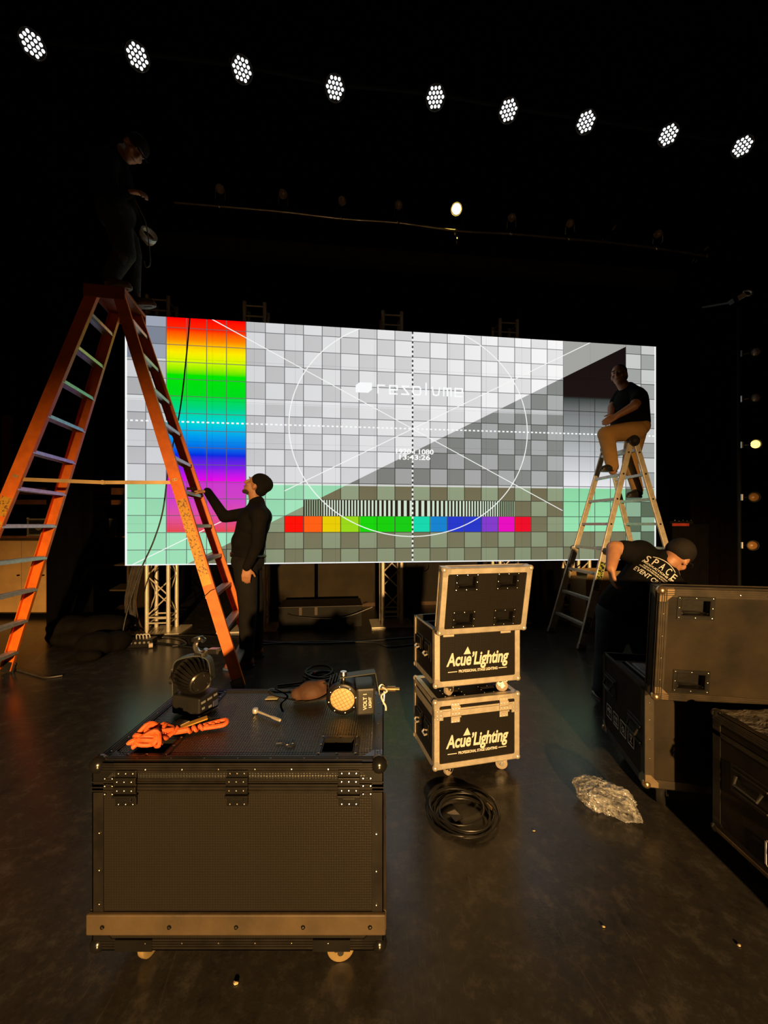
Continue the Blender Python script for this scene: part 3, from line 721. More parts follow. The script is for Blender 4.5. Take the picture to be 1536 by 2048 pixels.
def box_trims(parent, W, D, z0, z1, w, m, top, bottom, groove=False):
    X_, Y_, Z_ = V((1,0,0)), V((0,1,0)), V((0,0,1))
    for x, nx_ in ((0, -X_), (W, X_)):
        for y, ny in ((0, -Y_), (D, Y_)): trim(parent, (x,y,z0), (x,y,z1), nx_, ny, w, m)
    for on, z, nz_ in ((top, z1, Z_), (bottom, z0, -Z_)):
        if not on: continue
        for y, ny in ((0, -Y_), (D, Y_)): trim(parent, (0,y,z), (W,y,z), ny, nz_, w, m, groove=groove)
        for x, nx_ in ((0, -X_), (W, X_)): trim(parent, (x,0,z), (x,D,z), nx_, nz_, w, m, groove=groove)
def rim_band(parent, W, D, z0, z1, m, t=0.003):
    mb = MB(); mb.box(-t, W+t, -t, 0, z0, z1); mb.box(-t, W+t, D, D+t, z0, z1); mb.box(-t, 0, 0, D, z0, z1); mb.box(W, W+t, 0, D, z0, z1)
    return mb.build('edge_trim', m, parent)

# --- the big black case in front
fc = thing('road_case', 'large black road case in the foreground with lamps and rope on its lid', 'road case', (-0.860, 1.14, 0))
W, D, zb, zj, zt = 0.855, 0.505, 0.095, 0.585, 0.646
MB().box(0, W, 0, D, zb, zj-0.002).build('body', LAMB, fc)
holes = [(0.665, 0.765, 0.045, 0.125), (0.085, 0.185, 0.040, 0.120), (0.665, 0.765, D-0.12, D-0.04), (0.085, 0.185, D-0.12, D-0.04)]
lm = MB(); plate_holes(lm, W, D, zt-0.006, zt, holes)
for a in ((0,W,0,0.006), (0,W,D-0.006,D), (0,0.006,0,D), (W-0.006,W,0,D)): lm.box(*a, zj+0.002, zt-0.006)
LAMT = laminate('case_lid_laminate', (0.014, 0.0135, 0.012), (0.028, 0.027, 0.024), 0.0085, 0.30, 0.6, 1.0)
lid = lm.build('lid', LAMT, fc)
for i, hh in enumerate(holes): dish(lid, hh, zt, depth=0.03)
box_trims(fc, W, D, zb, zj, 0.030, EDGEB, False, True, True)
box_trims(lid, W, D, zj, zt, 0.030, EDGEB, True, False, True)
rim_band(fc, W, D, zj-0.026, zj-0.002, EDGEB); rim_band(lid, W, D, zj+0.002, zj+0.014, EDGEB)
for z in (zj-0.020, zj-0.010, zj+0.006): strip(fc if z < zj else lid, -0.004, W+0.004, -0.006, -0.003, z-0.0015, z+0.0015, EDGEB)
GUARD = mat('worn_guard_strip', (0.055, 0.037, 0.018), 0.6, scale=6, bump=0.15, bscale=30, col2=(0.105, 0.070, 0.034))
MB().box(-0.014, W+0.010, -0.014, 0.0, 0.146, 0.207).build('guard_strip', GUARD, fc, bevel=0.004)
MB().box(W, W+0.012, 0.0, D, 0.146, 0.207).build('guard_strip', GUARD, fc, bevel=0.004)
MB().box(-0.014, 0, 0.0, D, 0.146, 0.207).build('guard_strip', GUARD, fc, bevel=0.004)
for sx, x in ((1, 0), (-1, W)):
    for sy, y in ((1, 0), (-1, D)):
        corner(fc, (x, y, zb), sx, sy, 1, BCORN, 0.024, 0.06); corner(lid, (x, y, zt), sx, sy, -1, BCORN, 0.026, 0.06)
for x in (0.100, 0.428, 0.757): latch(fc, x, zj, BLKM, -0.006, 0.062)
rv = MB()
for i in range(6): rv.rivet((0.155+i*0.108, -0.004, zt-0.018), (0,-1,0), 0.0042)
for i in range(6): rv.rivet((0.155+i*0.108, -0.004, zb+0.020), (0,-1,0), 0.0036)
for i in range(7): rv.rivet((0.12+i*0.10, 0.013, zt+0.003), (0,0,1), 0.0040)
for z in (0.44, 0.33, 0.23):
    rv.rivet((0.018, -0.003, z), (0,-1,0), 0.0045); rv.rivet((W-0.018, -0.003, z-0.004), (0,-1,0), 0.0045)
for x in (0.035, W-0.035): 
    for dz in (0, -0.022, -0.046): rv.rivet((x, -0.004, zt-0.045+dz), (0,-1,0), 0.004); rv.rivet((x+(0.022 if x < 0.4 else -0.022), -0.004, zt-0.045+dz), (0,-1,0), 0.004)
for i in range(6): rv.rivet((0.015, 0.05+i*0.08, zt+0.003), (0,0,1), 0.004); rv.rivet((W-0.015, 0.05+i*0.08, zt+0.003), (0,0,1), 0.004)
stuff(rv.build('rivets', RIV, fc))
gs = MB()
for i in range(5): gs.rivet((0.035+i*0.196, -0.014, 0.172), (0,-1,0), 0.007)
stuff(gs.build('guard_screws', BLKM, fc))
for x, rot in ((0.12, 1.35), (W-0.15, 0.12)):
    caster(fc, x, 0.055, zb, 0.042, rot, mat('caster_amber', (0.30,0.21,0.09), 0.4)); strip(fc, x-0.055, x+0.055, -0.006, 0.0, zb-0.004, zb+0.030, BLKM, 'caster_plate')
    caster(fc, x, D-0.06, zb, 0.042, rot+0.7, mat('caster_amber', (0.30,0.21,0.09), 0.4))
# --- two silver-edged light cases, stacked
def logo_front(parent, W, z, sc_=1.0):
    """the printed maker's mark on the front panel"""
    s = W/0.49
    mesh_w = 0.362*s
    o = lettering('lettering', 'Acue\u2019Lighting', parent, (0.066*s, -0.0032, z), 0.094*s, WHITE, width=mesh_w, shear=0.22, bold=0.0026, space=0.98)
    MB().prism([(0.160*s, -0.0036, z+0.056*s), (0.202*s, -0.0036, z+0.056*s), (0.184*s, -0.0036, z+0.096*s)], (0, 0.0008, 0)).build('logo_triangle', WHITE, parent)
    lettering('lettering', 'PROFESSIONAL STAGE LIGHTING', parent, (0.132*s, -0.0032, z-0.038*s), 0.020*s, WHITE, width=0.225*s, bold=0.0006)
    for a, c in ((0.072, 0.124), (0.364, 0.413)): MB().box(a*s, c*s, -0.0036, -0.0028, z-0.034*s, z-0.030*s).build('logo_rule', WHITE, parent)
def light_case(label, loc, rz, lid_angle, group, W=0.49, D=0.345, zb=0.075, Hb=0.30, Hl=0.055):
    c = thing('lighting_case', label, 'road case', loc, rz, group)
    zj = zb+Hb; ew = 0.027
    mb = MB(); t = 0.008
    for a in ((0,W,0,t), (0,W,D-t,D), (0,t,t,D-t), (W-t,W,t,D-t)): mb.box(*a, zb, zj)
    mb.box(0, W, 0, D, zb, zb+t); mb.build('body', LAM, c)
    if lid_angle:
        foam = MB(); plate_holes(foam, W-2*t, D-2*t, zb+t, zj-0.03, [(0.06,0.20,0.06,0.28),(0.28,0.43,0.06,0.28)], t, t); foam.build('foam_insert', BLK, c)
        for x in (0.13, 0.355): MB().ell((x, 0.17, zj-0.06), (0.055,0.09,0.05)).build('packed_lamp', BLKP, c, smooth=True)
    lid = thing_part('lid', c, (0, 0, zj)); lid.rotation_euler = (math.radians(lid_angle), 0, 0)
    holes = [(0.082,0.180,0.044,0.108), (W-0.180,W-0.082,0.044,0.108), (0.082,0.180,D-0.104,D-0.040), (W-0.180,W-0.082,D-0.104,D-0.040)]
    lb = MB(); plate_holes(lb, W, D, Hl-0.007, Hl, holes)
    for a in ((0,W,0,0.007), (0,W,D-0.007,D), (0,0.007,0,D), (W-0.007,W,0,D)): lb.box(*a, 0.001, Hl-0.007)
    lid.data = lb.mesh('lid', LAM)
    for hh in holes: dish(lid, hh, Hl, depth=0.032, rim=0.013)
    box_trims(lid, W, D, 0.001, Hl, ew, EDGEA, True, False); rim_band(lid, W, D, 0.001, 0.010, EDGEA)
    for x, sx in ((0,1), (W,-1)):
        for y, sy in ((0,1), (D,-1)): corner(lid, (x,y,Hl), sx, sy, -1, CHROME, 0.016, 0.042); corner(c, (x,y,zb), sx, sy, 1, CHROME, 0.016, 0.042)
    box_trims(c, W, D, zb, zj, ew, EDGEA, False, True)
    if lid_angle:
        for x, yy in ((0,0),): rim_band(c, W, D, zj-0.008, zj, EDGEA)
        for x in (0.075, W-0.085): strip(c, x-0.03, x+0.03, -0.006, -0.003, zj-0.040, zj-0.002, EDGEA, 'hinge_leaf')
    else:
        rim_band(c, W, D, zj-0.030, zj-0.001, EDGEA)
        for x in (0.115, W-0.095): latch(c, x, zj, EDGEA, -0.005, 0.050)
        for x, sg in ((0.025, 1), (W-0.025, -1)):
            strip(c, x-0.022, x+0.022, -0.006, -0.003, zj-0.045, zj+0.012, CHROME, 'corner_plate')
            rv = MB()
            for dx_ in (-0.01, 0.01):
                for dz in (-0.036, -0.018, 0.004): rv.rivet((x+dx_, -0.006, zj+dz), (0,-1,0), 0.0035)
            stuff(rv.build('rivets', RIV, c))
    # side butterfly latches and handle on the left side
    for y in (0.10, 0.24):
        mb = MB(); mb.box(-0.005, 0, y-0.05, y+0.05, zb+0.115, zb+0.215); mb.box(-0.012, -0.005, y-0.035, y+0.035, zb+0.13, zb+0.20); mb.build('side_plate', BLKM, c, bevel=0.002)
        MB().tube([(-0.014, y-0.025, zb+0.15), (-0.026, y-0.018, zb+0.142), (-0.026, y+0.018, zb+0.142), (-0.014, y+0.025, zb+0.15)], 0.005, 6).build('side_handle', CHROME, c)
    logo_front(c, W, zb+0.105)
    for x, y, r in ((0.085,0.05,0.5), (W-0.10,0.05,-0.4), (0.09,D-0.05,1.0), (W-0.10,D-0.05,0.2)): caster(c, x, y, zb, 0.033, r, wt=0.022)
    return c
lc0 = V((0.262, 2.0, 0)); lyaw = math.radians(13.0)
light_case('closed silver-edged case with casters at the bottom of the stack', lc0, lyaw, 0, 'stacked silver-edged cases')
light_case('open silver-edged case with raised lid on top of the stack', lc0+V((0.002, 0.0, 0.43)), lyaw, 101, 'stacked silver-edged cases')
# --- open worn case at the right
PALE = mat('pale_stencil', (0.80, 0.74, 0.64), 0.6, var=0.05)
def stencil(parent, kind, x, z, s, yaw=-PI/2, face=-0.004):
    """square transit symbol on the left (x = 0) side; x runs along the side from the rear"""
    mb = MB(); t = s*0.06
    def bar(a0, b0, a1, b1, w_=t):
        p0, p1 = V((face, x-a0*s, z+b0*s)), V((face, x-a1*s, z+b1*s)); d = (p1-p0).normalized(); mb.obox(p0-d*w_*0.5, p1+d*w_*0.5, V((0,-d.z,d.y))*w_*0.5, V((0.0008,0,0)))
    for q in (((-.5,-.5),(.5,-.5)), ((.5,-.5),(.5,.5)), ((.5,.5),(-.5,.5)), ((-.5,.5),(-.5,-.5))): bar(*q[0], *q[1])
    if kind == 'umbrella':
        bar(0,-.28,0,.25); bar(0,-.28,.1,-.3); pts = [(-.32,.05),(-.2,.22),(0,.3),(.2,.22),(.32,.05)]
        for a, c in zip(pts, pts[1:]): bar(*a, *c, t*1.3)
        bar(-.32,.06,.32,.06, t)
    elif kind == 'arrows':
        for q in (-.17, .17): bar(q,-.22,q,.25); bar(q,.27,q-.1,.12); bar(q,.27,q+.1,.12)
        bar(-.3,-.3,.3,-.3)
    elif kind == 'tumble':
        bar(-.1,-.3,.25,-.05); bar(.25,-.05,.1,.2); bar(.1,.2,-.25,-.05); bar(-.25,-.05,-.1,-.3); bar(-.3,.3,.3,-.3)
    else:
        bar(-.22,.28,.22,.28); bar(-.22,.28,-.06,.0); bar(.22,.28,.06,.0); bar(-.06,.0,.06,.0, t*1.5); bar(0,0,0,-.26); bar(-.16,-.28,.16,-.28)
    return mb.build('stencil_symbol', PALE, parent)
def side_handle(parent, y, z, m=BLKM):
    mb = MB(); mb.box(-0.004, 0.0, y-0.08, y+0.08, z-0.055, z+0.055); mb.box(-0.012, -0.004, y-0.07, y+0.07, z+0.034, z+0.042); mb.box(-0.012, -0.004, y-0.07, y+0.07, z-0.042, z-0.034)
    mb.build('side_dish', m, parent, bevel=0.002)
    MB().tube([(-0.010, y-0.05, z+0.02), (-0.022, y-0.045, z-0.01), (-0.022, y+0.045, z-0.01), (-0.010, y+0.05, z+0.02)], 0.006, 6).build('side_grip', BLKP, parent)
oc = thing('road_case', 'open worn black road case at the right with its lid standing up', 'road case', (1.222, 1.80, 0), math.radians(-11.0))
W, D, zb, zj = 1.20, 0.525, 0.128, 0.585
mb = MB(); t = 0.012
for a in ((0,W,0,t), (0,W,D-t,D), (0,t,t,D-t), (W-t,W,t,D-t)): mb.box(*a, zb, zj)
mb.box(0, W, 0, D, zb, zb+t); mb.build('body', WORN, oc)
foam = MB(); slots = [(0.07+i*0.18, 0.20+i*0.18, 0.07, D-0.07) for i in range(6)]; plate_holes(foam, W-2*t, D-2*t, zb+t, zj-0.03, slots, t, t); foam.build('foam_insert', BLK, oc)
PACK = mat('packed_fixture_plate', (0.55,0.57,0.60), 0.3, 0.6)
for i, (x0, x1, y0, y1) in enumerate(slots):
    MB().box(x0+0.01, x1-0.01, y0+0.02, y1-0.02, zb+0.10, zj-0.016).build('packed_fixture', BLKP, oc, bevel=0.006)
    MB().box(x0+0.035, x1-0.035, y0+0.10, y1-0.06, zj-0.016, zj-0.011).build('fixture_plate', PACK, oc)
lid = thing_part('lid', oc, (0, 0, zj)); lid.rotation_euler = (math.radians(96), 0, 0); Hl = 0.085; LD = 0.50
holes = [(0.085,0.195,0.055,0.125), (W-0.195,W-0.085,0.055,0.125), (0.085,0.195,LD-0.115,LD-0.045), (W-0.195,W-0.085,LD-0.115,LD-0.045)]
lb = MB(); plate_holes(lb, W, LD, Hl-0.008, Hl, holes)
for a in ((0,W,0,0.008), (0,W,LD-0.008,LD), (0,0.008,0,LD), (W-0.008,W,0,LD)): lb.box(*a, 0.001, Hl-0.008)
lid.data = lb.mesh('lid', WORN)
for hh in holes: dish(lid, hh, Hl, depth=0.035, rim=0.016)
EDGEW = mat('worn_edge_trim', (0.026,0.020,0.013), 0.42, 0.3, scale=12, col2=(0.060,0.044,0.026))
box_trims(lid, W, LD, 0.001, Hl, 0.034, EDGEW, True, False, True); rim_band(lid, W, LD, 0.001, 0.010, EDGEW)
box_trims(oc, W, D, zb, zj, 0.036, EDGEW, False, True); rim_band(oc, W, D, zj-0.012, zj, EDGEW)
BRASS = mat('worn_brass_corner', (0.55,0.40,0.24), 0.3, 0.9, var=0.2)
for x, sx in ((0,1), (W,-1)):
    for y, sy in ((0,1), (D,-1)): corner(oc, (x,y,zb), sx, sy, 1, BRASS, 0.020, 0.055)
    for y, sy in ((0,1), (LD,-1)): corner(lid, (x,y,Hl), sx, sy, -1, BRASS, 0.020, 0.055)
rv = MB()
for i in range(8): rv.rivet((0.30+i*0.10, LD-0.018, Hl+0.004), (0,0,1), 0.0045)
for i in range(4): rv.rivet((0.018, 0.09+i*0.10, Hl+0.003), (0,0,1), 0.0045)
stuff(rv.build('rivets', RIV, lid))
rv = MB()
for z in (0.52, 0.44, 0.35, 0.26): rv.rivet((0.018, -0.003, z), (0,-1,0), 0.0045)
stuff(rv.build('rivets', RIV, oc))
for i, kd in enumerate(('umbrella', 'arrows', 'tumble', 'glass')): stencil(oc, kd, D-0.10-i*0.095, zb+0.145, 0.068)
side_handle(oc, D-0.11, zb+0.30); side_handle(oc, 0.10, zb+0.22)
for x, y, r in ((0.10,0.07,0.9), (W-0.12,0.07,0.3), (0.10,D-0.07,-0.6), (W-0.12,D-0.07,1.2)): caster(oc, x, y, zb, 0.056, r, BLKP, wt=0.032)
# --- low case at the right edge
nc = thing('road_case', 'closed low black road case at the right edge, wrapped in clear film on top', 'road case', (1.333, 0.86, 0))
W, D, zb, zj, zt = 0.50, 0.696, 0.125, 0.53, 0.598
MB().box(0, W, 0, D, zb, zj-0.002).build('body', WORN, nc)
lid = MB().box(0, W, 0, D, zj+0.002, zt).build('lid', WORN, nc)
box_trims(nc, W, D, zb, zj, 0.034, EDGEB, False, True); box_trims(lid, W, D, zj+0.002, zt, 0.034, EDGEW, True, False, True); rim_band(nc, W, D, zj-0.02, zj-0.002, EDGEB)
for x, sx in ((0,1), (W,-1)):
    for y, sy in ((0,1), (D,-1)): corner(nc, (x,y,zb), sx, sy, 1, BCORN, 0.020, 0.055); corner(lid, (x,y,zt), sx, sy, -1, BCORN, 0.020, 0.055)
side_handle(nc, D-0.16, zb+0.26); side_handle(nc, 0.16, zb+0.26)
strip(nc, -0.008, 0, 0.02, D-0.02, zb+0.004, zb+0.016, GUARD, 'skid_strip')
for i, kd in enumerate(('umbrella', 'arrows', 'tumble', 'glass')): stencil(nc, kd, D-0.26-i*0.13, zb+0.085, 0.085)
FILM, nt, b = nodes_of('clear_film'); X.nt = nt
b.inputs['Base Color'].default_value = (0.6,0.55,0.5,1); b.inputs['Roughness'].default_value = 0.12
tc = nt.nodes.new('ShaderNodeTexCoord'); n1 = nt.nodes.new('ShaderNodeTexNoise'); n1.inputs['Scale'].default_value = 14; n1.inputs['Detail'].default_value = 3; n1.inputs['Distortion'].default_value = 1.5
nt.links.new(tc.outputs['Object'], n1.inputs['Vector']); bp = nt.nodes.new('ShaderNodeBump'); bp.inputs['Strength'].default_value = 0.8; bp.inputs['Distance'].default_value = 0.02
nt.links.new(n1.outputs['Fac'], bp.inputs['Height']); nt.links.new(bp.outputs['Normal'], b.inputs['Normal'])
tr = nt.nodes.new('ShaderNodeBsdfTransparent'); mx = nt.nodes.new('ShaderNodeMixShader'); mx.inputs[0].default_value = 0.80
nt.links.new(b.outputs[0], mx.inputs[1]); nt.links.new(tr.outputs[0], mx.inputs[2]); nt.links.new(mx.outputs[0], nt.nodes['Material Output'].inputs[0])
mb = MB(); n = 18; vs = []; fs = []
for j in range(n+1):
    for i in range(n+1): vs.append((0.012+(W-0.024)*i/n, 0.012+(D-0.024)*j/n, zt+0.007+0.007*random.random()))
fs = [(j*(n+1)+i, j*(n+1)+i+1, (j+1)*(n+1)+i+1, (j+1)*(n+1)+i) for j in range(n) for i in range(n)]
mb.add(vs, fs).build('plastic_film', FILM, lid, smooth=True)
for x, y, r in ((0.10,0.08,0.9), (W-0.12,0.08,0.3), (0.10,D-0.09,-0.6), (W-0.12,D-0.09,1.2)): caster(nc, x, y, zb, 0.054, r, BLKP, wt=0.032)
# ------------------------------------------------------------------ people
def skin_mat(name, c):
    m_ = mat(name, c, 0.52, var=0.12, scale=22, bump=0.04, bscale=90); return m_
SKIN = skin_mat('skin', (0.46, 0.215, 0.115)); SKIN2 = skin_mat('skin_tan', (0.40, 0.18, 0.095))
def cap(a, b_, ra, rb): return ('cap', V(a), V(b_), ra, rb)
def ell(c, r, rot=None): return ('ell', V(c), r, rot)
def grow(prims, voxel, sm, origin, extra=0.0):
    """one continuous surface round a set of tapered capsules and ellipsoids"""
    mb = MB()
    for p in prims:
        if p[0] == 'cap':
            _, a, c, ra, rb = p; ra += extra; rb += extra
            d = c-a
            if d.length < 1e-5: mb.ell(a-origin, ra, nu=12, nv=8); continue
            pr = []
            for i in range(7): t = PI/2*i/6; pr.append((max(1e-4, ra*math.sin(t)), -ra*math.cos(t)))
            for i in range(7): t = PI/2*i/6; pr.append((max(1e-4, rb*math.cos(t)), d.length+rb*math.sin(t)))
            mb.lathe(pr, a-origin, d, n=14)
        else:
            _, c, r, rot = p; r = V(r) if not isinstance(r, (int, float)) else V((r, r, r))
            mb.ell(c-origin, r+V((extra,)*3), rot, nu=18, nv=12)
    me = mb.mesh('tmp', BLK)
    o = bpy.data.objects.new('tmp', me); C.objects.link(o)
    rm = o.modifiers.new('r', 'REMESH'); rm.mode = 'VOXEL'; rm.voxel_size = voxel
    s = o.modifiers.new('s', 'SMOOTH'); s.iterations = sm; s.factor = 0.5
    bpy.context.view_layer.update()
    out = bpy.data.meshes.new_from_object(o.evaluated_get(bpy.context.evaluated_depsgraph_get()))
    bpy.data.objects.remove(o); bpy.data.meshes.remove(me)
    out.polygons.foreach_set('use_smooth', [True]*len(out.polygons))
    return out
def part(name, prims, voxel, sm, m, root, extra=0.0):
    me = grow(prims, voxel, sm, V(root.location), extra); me.materials.clear(); me.materials.append(m); me.name = name
    return link(name, me, root)
def basis(f, u):
    f = V(f).normalized(); r = f.cross(V(u)).normalized(); u = r.cross(f)
    return f, u, r, Matrix((r, f, u)).transposed()
def head(c, f, u, neck):
    f, u, r, R = basis(f, u); c = V(c)
    pr = [ell(c+u*0.028-f*0.012, (0.074,0.094,0.096), R), ell(c-u*0.045+f*0.026, (0.060,0.064,0.070), R), ell(c+f*0.062-u*0.098, (0.030,0.024,0.022), R),
          cap(c+f*0.088+u*0.014, c+f*0.104-u*0.022, 0.009, 0.015), cap(c+f*0.092-u*0.026, c+f*0.082-u*0.026, 0.018, 0.016), ell(c+f*0.074+u*0.036, (0.050,0.018,0.012), R),
          ell(c+f*0.074-u*0.062, (0.028,0.018,0.016), R)]
    for s in (-1, 1):
        pr += [ell(c+r*s*0.076-f*0.008-u*0.006, (0.010,0.020,0.030), R), ell(c+r*s*0.042+f*0.058-u*0.022, (0.024,0.024,0.026), R)]
    pr.append(cap(c-u*0.06-f*0.015, neck, 0.056, 0.064))
    return pr
EYEW = mat('eye_white', (0.62,0.58,0.54), 0.25, var=0.03); EYED = mat('eye_iris', (0.02,0.014,0.01), 0.2); LIP = mat('lips', (0.30,0.09,0.07), 0.45)
def face_parts(root, c, f, u, hairm, brows=True):
    f, u, r, R = basis(f, u); c = V(c)-V(root.location)
    for s in (-1, 1):
        MB().ell(c+r*s*0.031+f*0.0775+u*0.016, (0.0135,0.010,0.0075), R).build('eye', EYEW, root, smooth=True)
        MB().ell(c+r*s*0.031+f*0.0865+u*0.016, (0.0058,0.003,0.0058), R, 8, 6).build('iris', EYED, root, smooth=True)
        if brows: MB().ell(c+r*s*0.031+f*0.089+u*0.040, (0.020,0.005,0.005), R, 8, 6).build('eyebrow', hairm, root, smooth=True)
    MB().ell(c+f*0.0905-u*0.060, (0.024,0.006,0.006), R, 10, 6).build('mouth', LIP, root, smooth=True)
def hand(wr, d, n, ts, curl=0.35, s_=1.0, spread=0.0):
    d = V(d).normalized(); n = V(n); n = (n-d*n.dot(d)).normalized(); s = d.cross(n); wr = V(wr); pr = []
    for k in range(4):
        o = (k-1.5)*0.0215*s_; kn = wr+d*0.088*s_+s*o; pr.append(cap(wr+d*0.012+s*o*0.6, kn, 0.017*s_, 0.0128*s_))
        ang = 0.0; p = kn; fl = ([0.068,0.078,0.073,0.058][k if ts < 0 else 3-k])*s_; dirv = d
        for seg, q in enumerate((0.45, 0.30, 0.25)):
            ang += curl*(0.7 if seg == 0 else 1.0); dirv = (d*math.cos(ang)+n*math.sin(ang)+s*(k-1.5)*spread).normalized()
            p2 = p+dirv*fl*q; pr.append(cap(p, p2, (0.0098-0.0008*seg)*s_, (0.0090-0.0008*seg)*s_)); p = p2
    tb = wr+d*0.030*s_+s*ts*0.026*s_; t1 = tb+(d*0.6+s*ts*0.75+n*0.25).normalized()*0.045*s_; t2 = t1+(d*0.85+s*ts*0.35+n*0.35).normalized()*0.036*s_
    pr += [cap(tb, t1, 0.015*s_, 0.0112*s_), cap(t1, t2, 0.0108*s_, 0.009*s_)]
    return pr
def shoe(root, heel, toe, m, sole_m, tongue=None, w=0.046):
    """low trainer from heel to toe (both on the ground); upper plus sole"""
    heel, toe = V(heel), V(toe); d = (toe-heel); d.z = 0 if abs(d.z) < 0.02 else d.z; d.normalize()
    up = V((0,0,1)); up = (up-d*up.dot(d)).normalized(); L_ = (toe-heel).length
    pr = [cap(heel+d*0.05+up*0.055, heel+d*0.10+up*0.052, 0.044, 0.046), cap(heel+d*0.10+up*0.048, toe-d*0.05+up*0.032, 0.046, 0.036), cap(heel+d*0.055+up*0.085, heel+d*0.075+up*0.105, 0.042, 0.044)]
    o = part('shoe', pr, 0.008, 6, m, root)
    s = d.cross(up); lo = V(root.location); poly = []
    for i in range(16):
        t = 2*PI*i/16; x = math.cos(t); y = math.sin(t); ww = w*(0.92 if x > 0 else 0.80)
        poly.append(heel+d*(L_/2+x*L_/2)+s*(y*ww*(1.0-0.12*x*x))-lo+up*0.001)
    MB().prism(poly, up*0.024).build('shoe_sole', sole_m, root, smooth=True, bevel=0.003)
    return o
BLKC = mat('black_cotton', (0.0065,0.006,0.0058), 0.92, var=0.25, scale=4, bump=0.35, bscale=14, spec=0.1)
BLKC2 = mat('black_fleece', (0.0075,0.0066,0.006), 0.95, var=0.3, scale=5, bump=0.4, bscale=11, spec=0.1)
KNIT = mat('black_knit', (0.009,0.008,0.0075), 0.95, var=0.2, bump=0.4, bscale=120, spec=0.15)
KHAKI = mat('khaki_twill', (0.46,0.25,0.085), 0.85, var=0.15, scale=5, bump=0.4, bscale=13, spec=0.2)
DENIM = mat('dark_denim', (0.040,0.050,0.060), 0.85, var=0.3, scale=6, bump=0.45, bscale=14, spec=0.2)
TROU = mat('black_trousers', (0.0105,0.0095,0.009), 0.9, var=0.2, bump=0.4, bscale=12, spec=0.2)
SHB = mat('black_shoe', (0.012,0.010,0.009), 0.5)

# --- man in a beanie beside the orange ladder
B = thing('person', 'person in black sweatshirt and beanie looking up, one hand on the orange ladder', 'person', P(500, 1328, 3.74)*1.0); B.location.z = 0
hc = P(512, 972, 3.74); hf, hu = V((-0.83,-0.10,0.55)), V((0.55,0,0.83)); nk = P(513, 1012, 3.74)
shN, shF = P(519, 1032, 3.53), P(503, 1026, 3.93)
elN, wrN = P(514, 1090, 3.47), P(494, 1134, 3.46); elF, wrF = P(449, 1034, 3.74), P(415, 983, 3.58)
hpN, knN, anN = P(491, 1132, 3.63), P(496, 1218, 3.60), P(493, 1312, 3.63); hpF, knF, anF = P(503, 1132, 3.86), P(512, 1212, 3.88), P(513, 1293, 3.92)
torsoB = [ell(P(508, 1046, 3.74), (0.150,0.20,0.175)), ell(P(497, 1084, 3.74), (0.158,0.185,0.15)), ell(P(516, 1034, 3.74), (0.13,0.19,0.12)), cap(shN, shF, 0.085, 0.085), cap(P(507, 1040, 3.74), P(496, 1100, 3.74), 0.15, 0.155)]
armsB = [cap(shN, elN, 0.070, 0.058), cap(elN, wrN, 0.056, 0.042), cap(shF, elF, 0.070, 0.058), cap(elF, wrF, 0.056, 0.040)]
legsB = [ell(P(496, 1122, 3.74), (0.155,0.185,0.13)), cap(hpN, knN, 0.112, 0.085), cap(knN, anN, 0.083, 0.066), cap(hpF, knF, 0.105, 0.080), cap(knF, anF, 0.080, 0.064)]
hands = hand(wrN, (-0.10,0.05,-1), (-0.15,0.95,0), 1, 0.30)+hand(wrF, (-1,-0.10,0.0), (0,0.1,-1), 1, 0.16)
thin = [cap(p[1], p[2], p[3]*0.75, p[4]*0.75) if p[0] == 'cap' else ell(p[1], V(p[2])*0.85, p[3]) for p in torsoB+armsB+legsB]
part('body', head(hc, hf, hu, nk)+hands+thin+[cap(anN, anN-V((0,0,0.05)), 0.045, 0.04), cap(anF, anF-V((0,0,0.05)), 0.045, 0.04)], 0.0075, 4, SKIN, B)
part('sweatshirt', torsoB+armsB+[cap(P(514, 1006, 3.74), P(513, 1028, 3.74), 0.078, 0.13), cap(P(514, 1012, 3.74), shN, 0.07, 0.075), cap(P(514, 1012, 3.74), shF, 0.07, 0.075)], 0.012, 6, BLKC2, B)
part('trousers', legsB, 0.012, 6, TROU, B)
f_, u_, r_, R_ = basis(hf, hu)
part('beanie', [ell(hc+u_*0.052-f_*0.030, (0.088,0.108,0.094), R_), ell(hc+u_*0.06-f_*0.055, (0.080,0.088,0.082), R_), ell(hc-u_*0.005-f_*0.062, (0.078,0.060,0.070), R_)], 0.008, 6, KNIT, B)
face_parts(B, hc, hf, hu, BLK)
part('beard', [ell(hc-u_*0.076+f_*0.030, (0.055,0.046,0.042), R_), ell(hc+f_*0.062-u_*0.104, (0.034,0.024,0.022), R_)], 0.007, 4, mat('dark_beard', (0.05,0.028,0.018), 0.9, bump=0.4, bscale=160), B)
bl_ = V(B.location)
MB().tube([P(497, 1109, 3.74)-bl_+V((0.148*math.cos(t), 0.178*math.sin(t), -0.02*math.cos(t))) for t in [2*PI*i/28 for i in range(28)]], 0.018, 6, closed=True).build('belt', BLKM, B, smooth=True)
MB().obox(P(495, 1106, 3.525)-bl_, P(505, 1105, 3.525)-bl_, V((0,0,0.007)), V((0,0.006,0))).build('belt_clip', STEEL, B, bevel=0.002)
MB().ell(P(463, 1110, 3.72)-bl_, (0.012,0.03,0.02)).build('belt_buckle', STEEL, B)
BLUE = mat('blue_sole', (0.06,0.10,0.24), 0.6); ORSH = mat('orange_trainer', (0.42,0.09,0.03), 0.6, col2=(0.09,0.06,0.05), scale=18)
shoe(B, V((anN.x+0.075, anN.y+0.02, 0)), V((anN.x-0.20, anN.y-0.06, 0)), ORSH, BLUE); shoe(B, V((anF.x+0.075, anF.y+0.02, 0)), V((anF.x-0.20, anF.y-0.05, 0)), ORSH, BLUE)

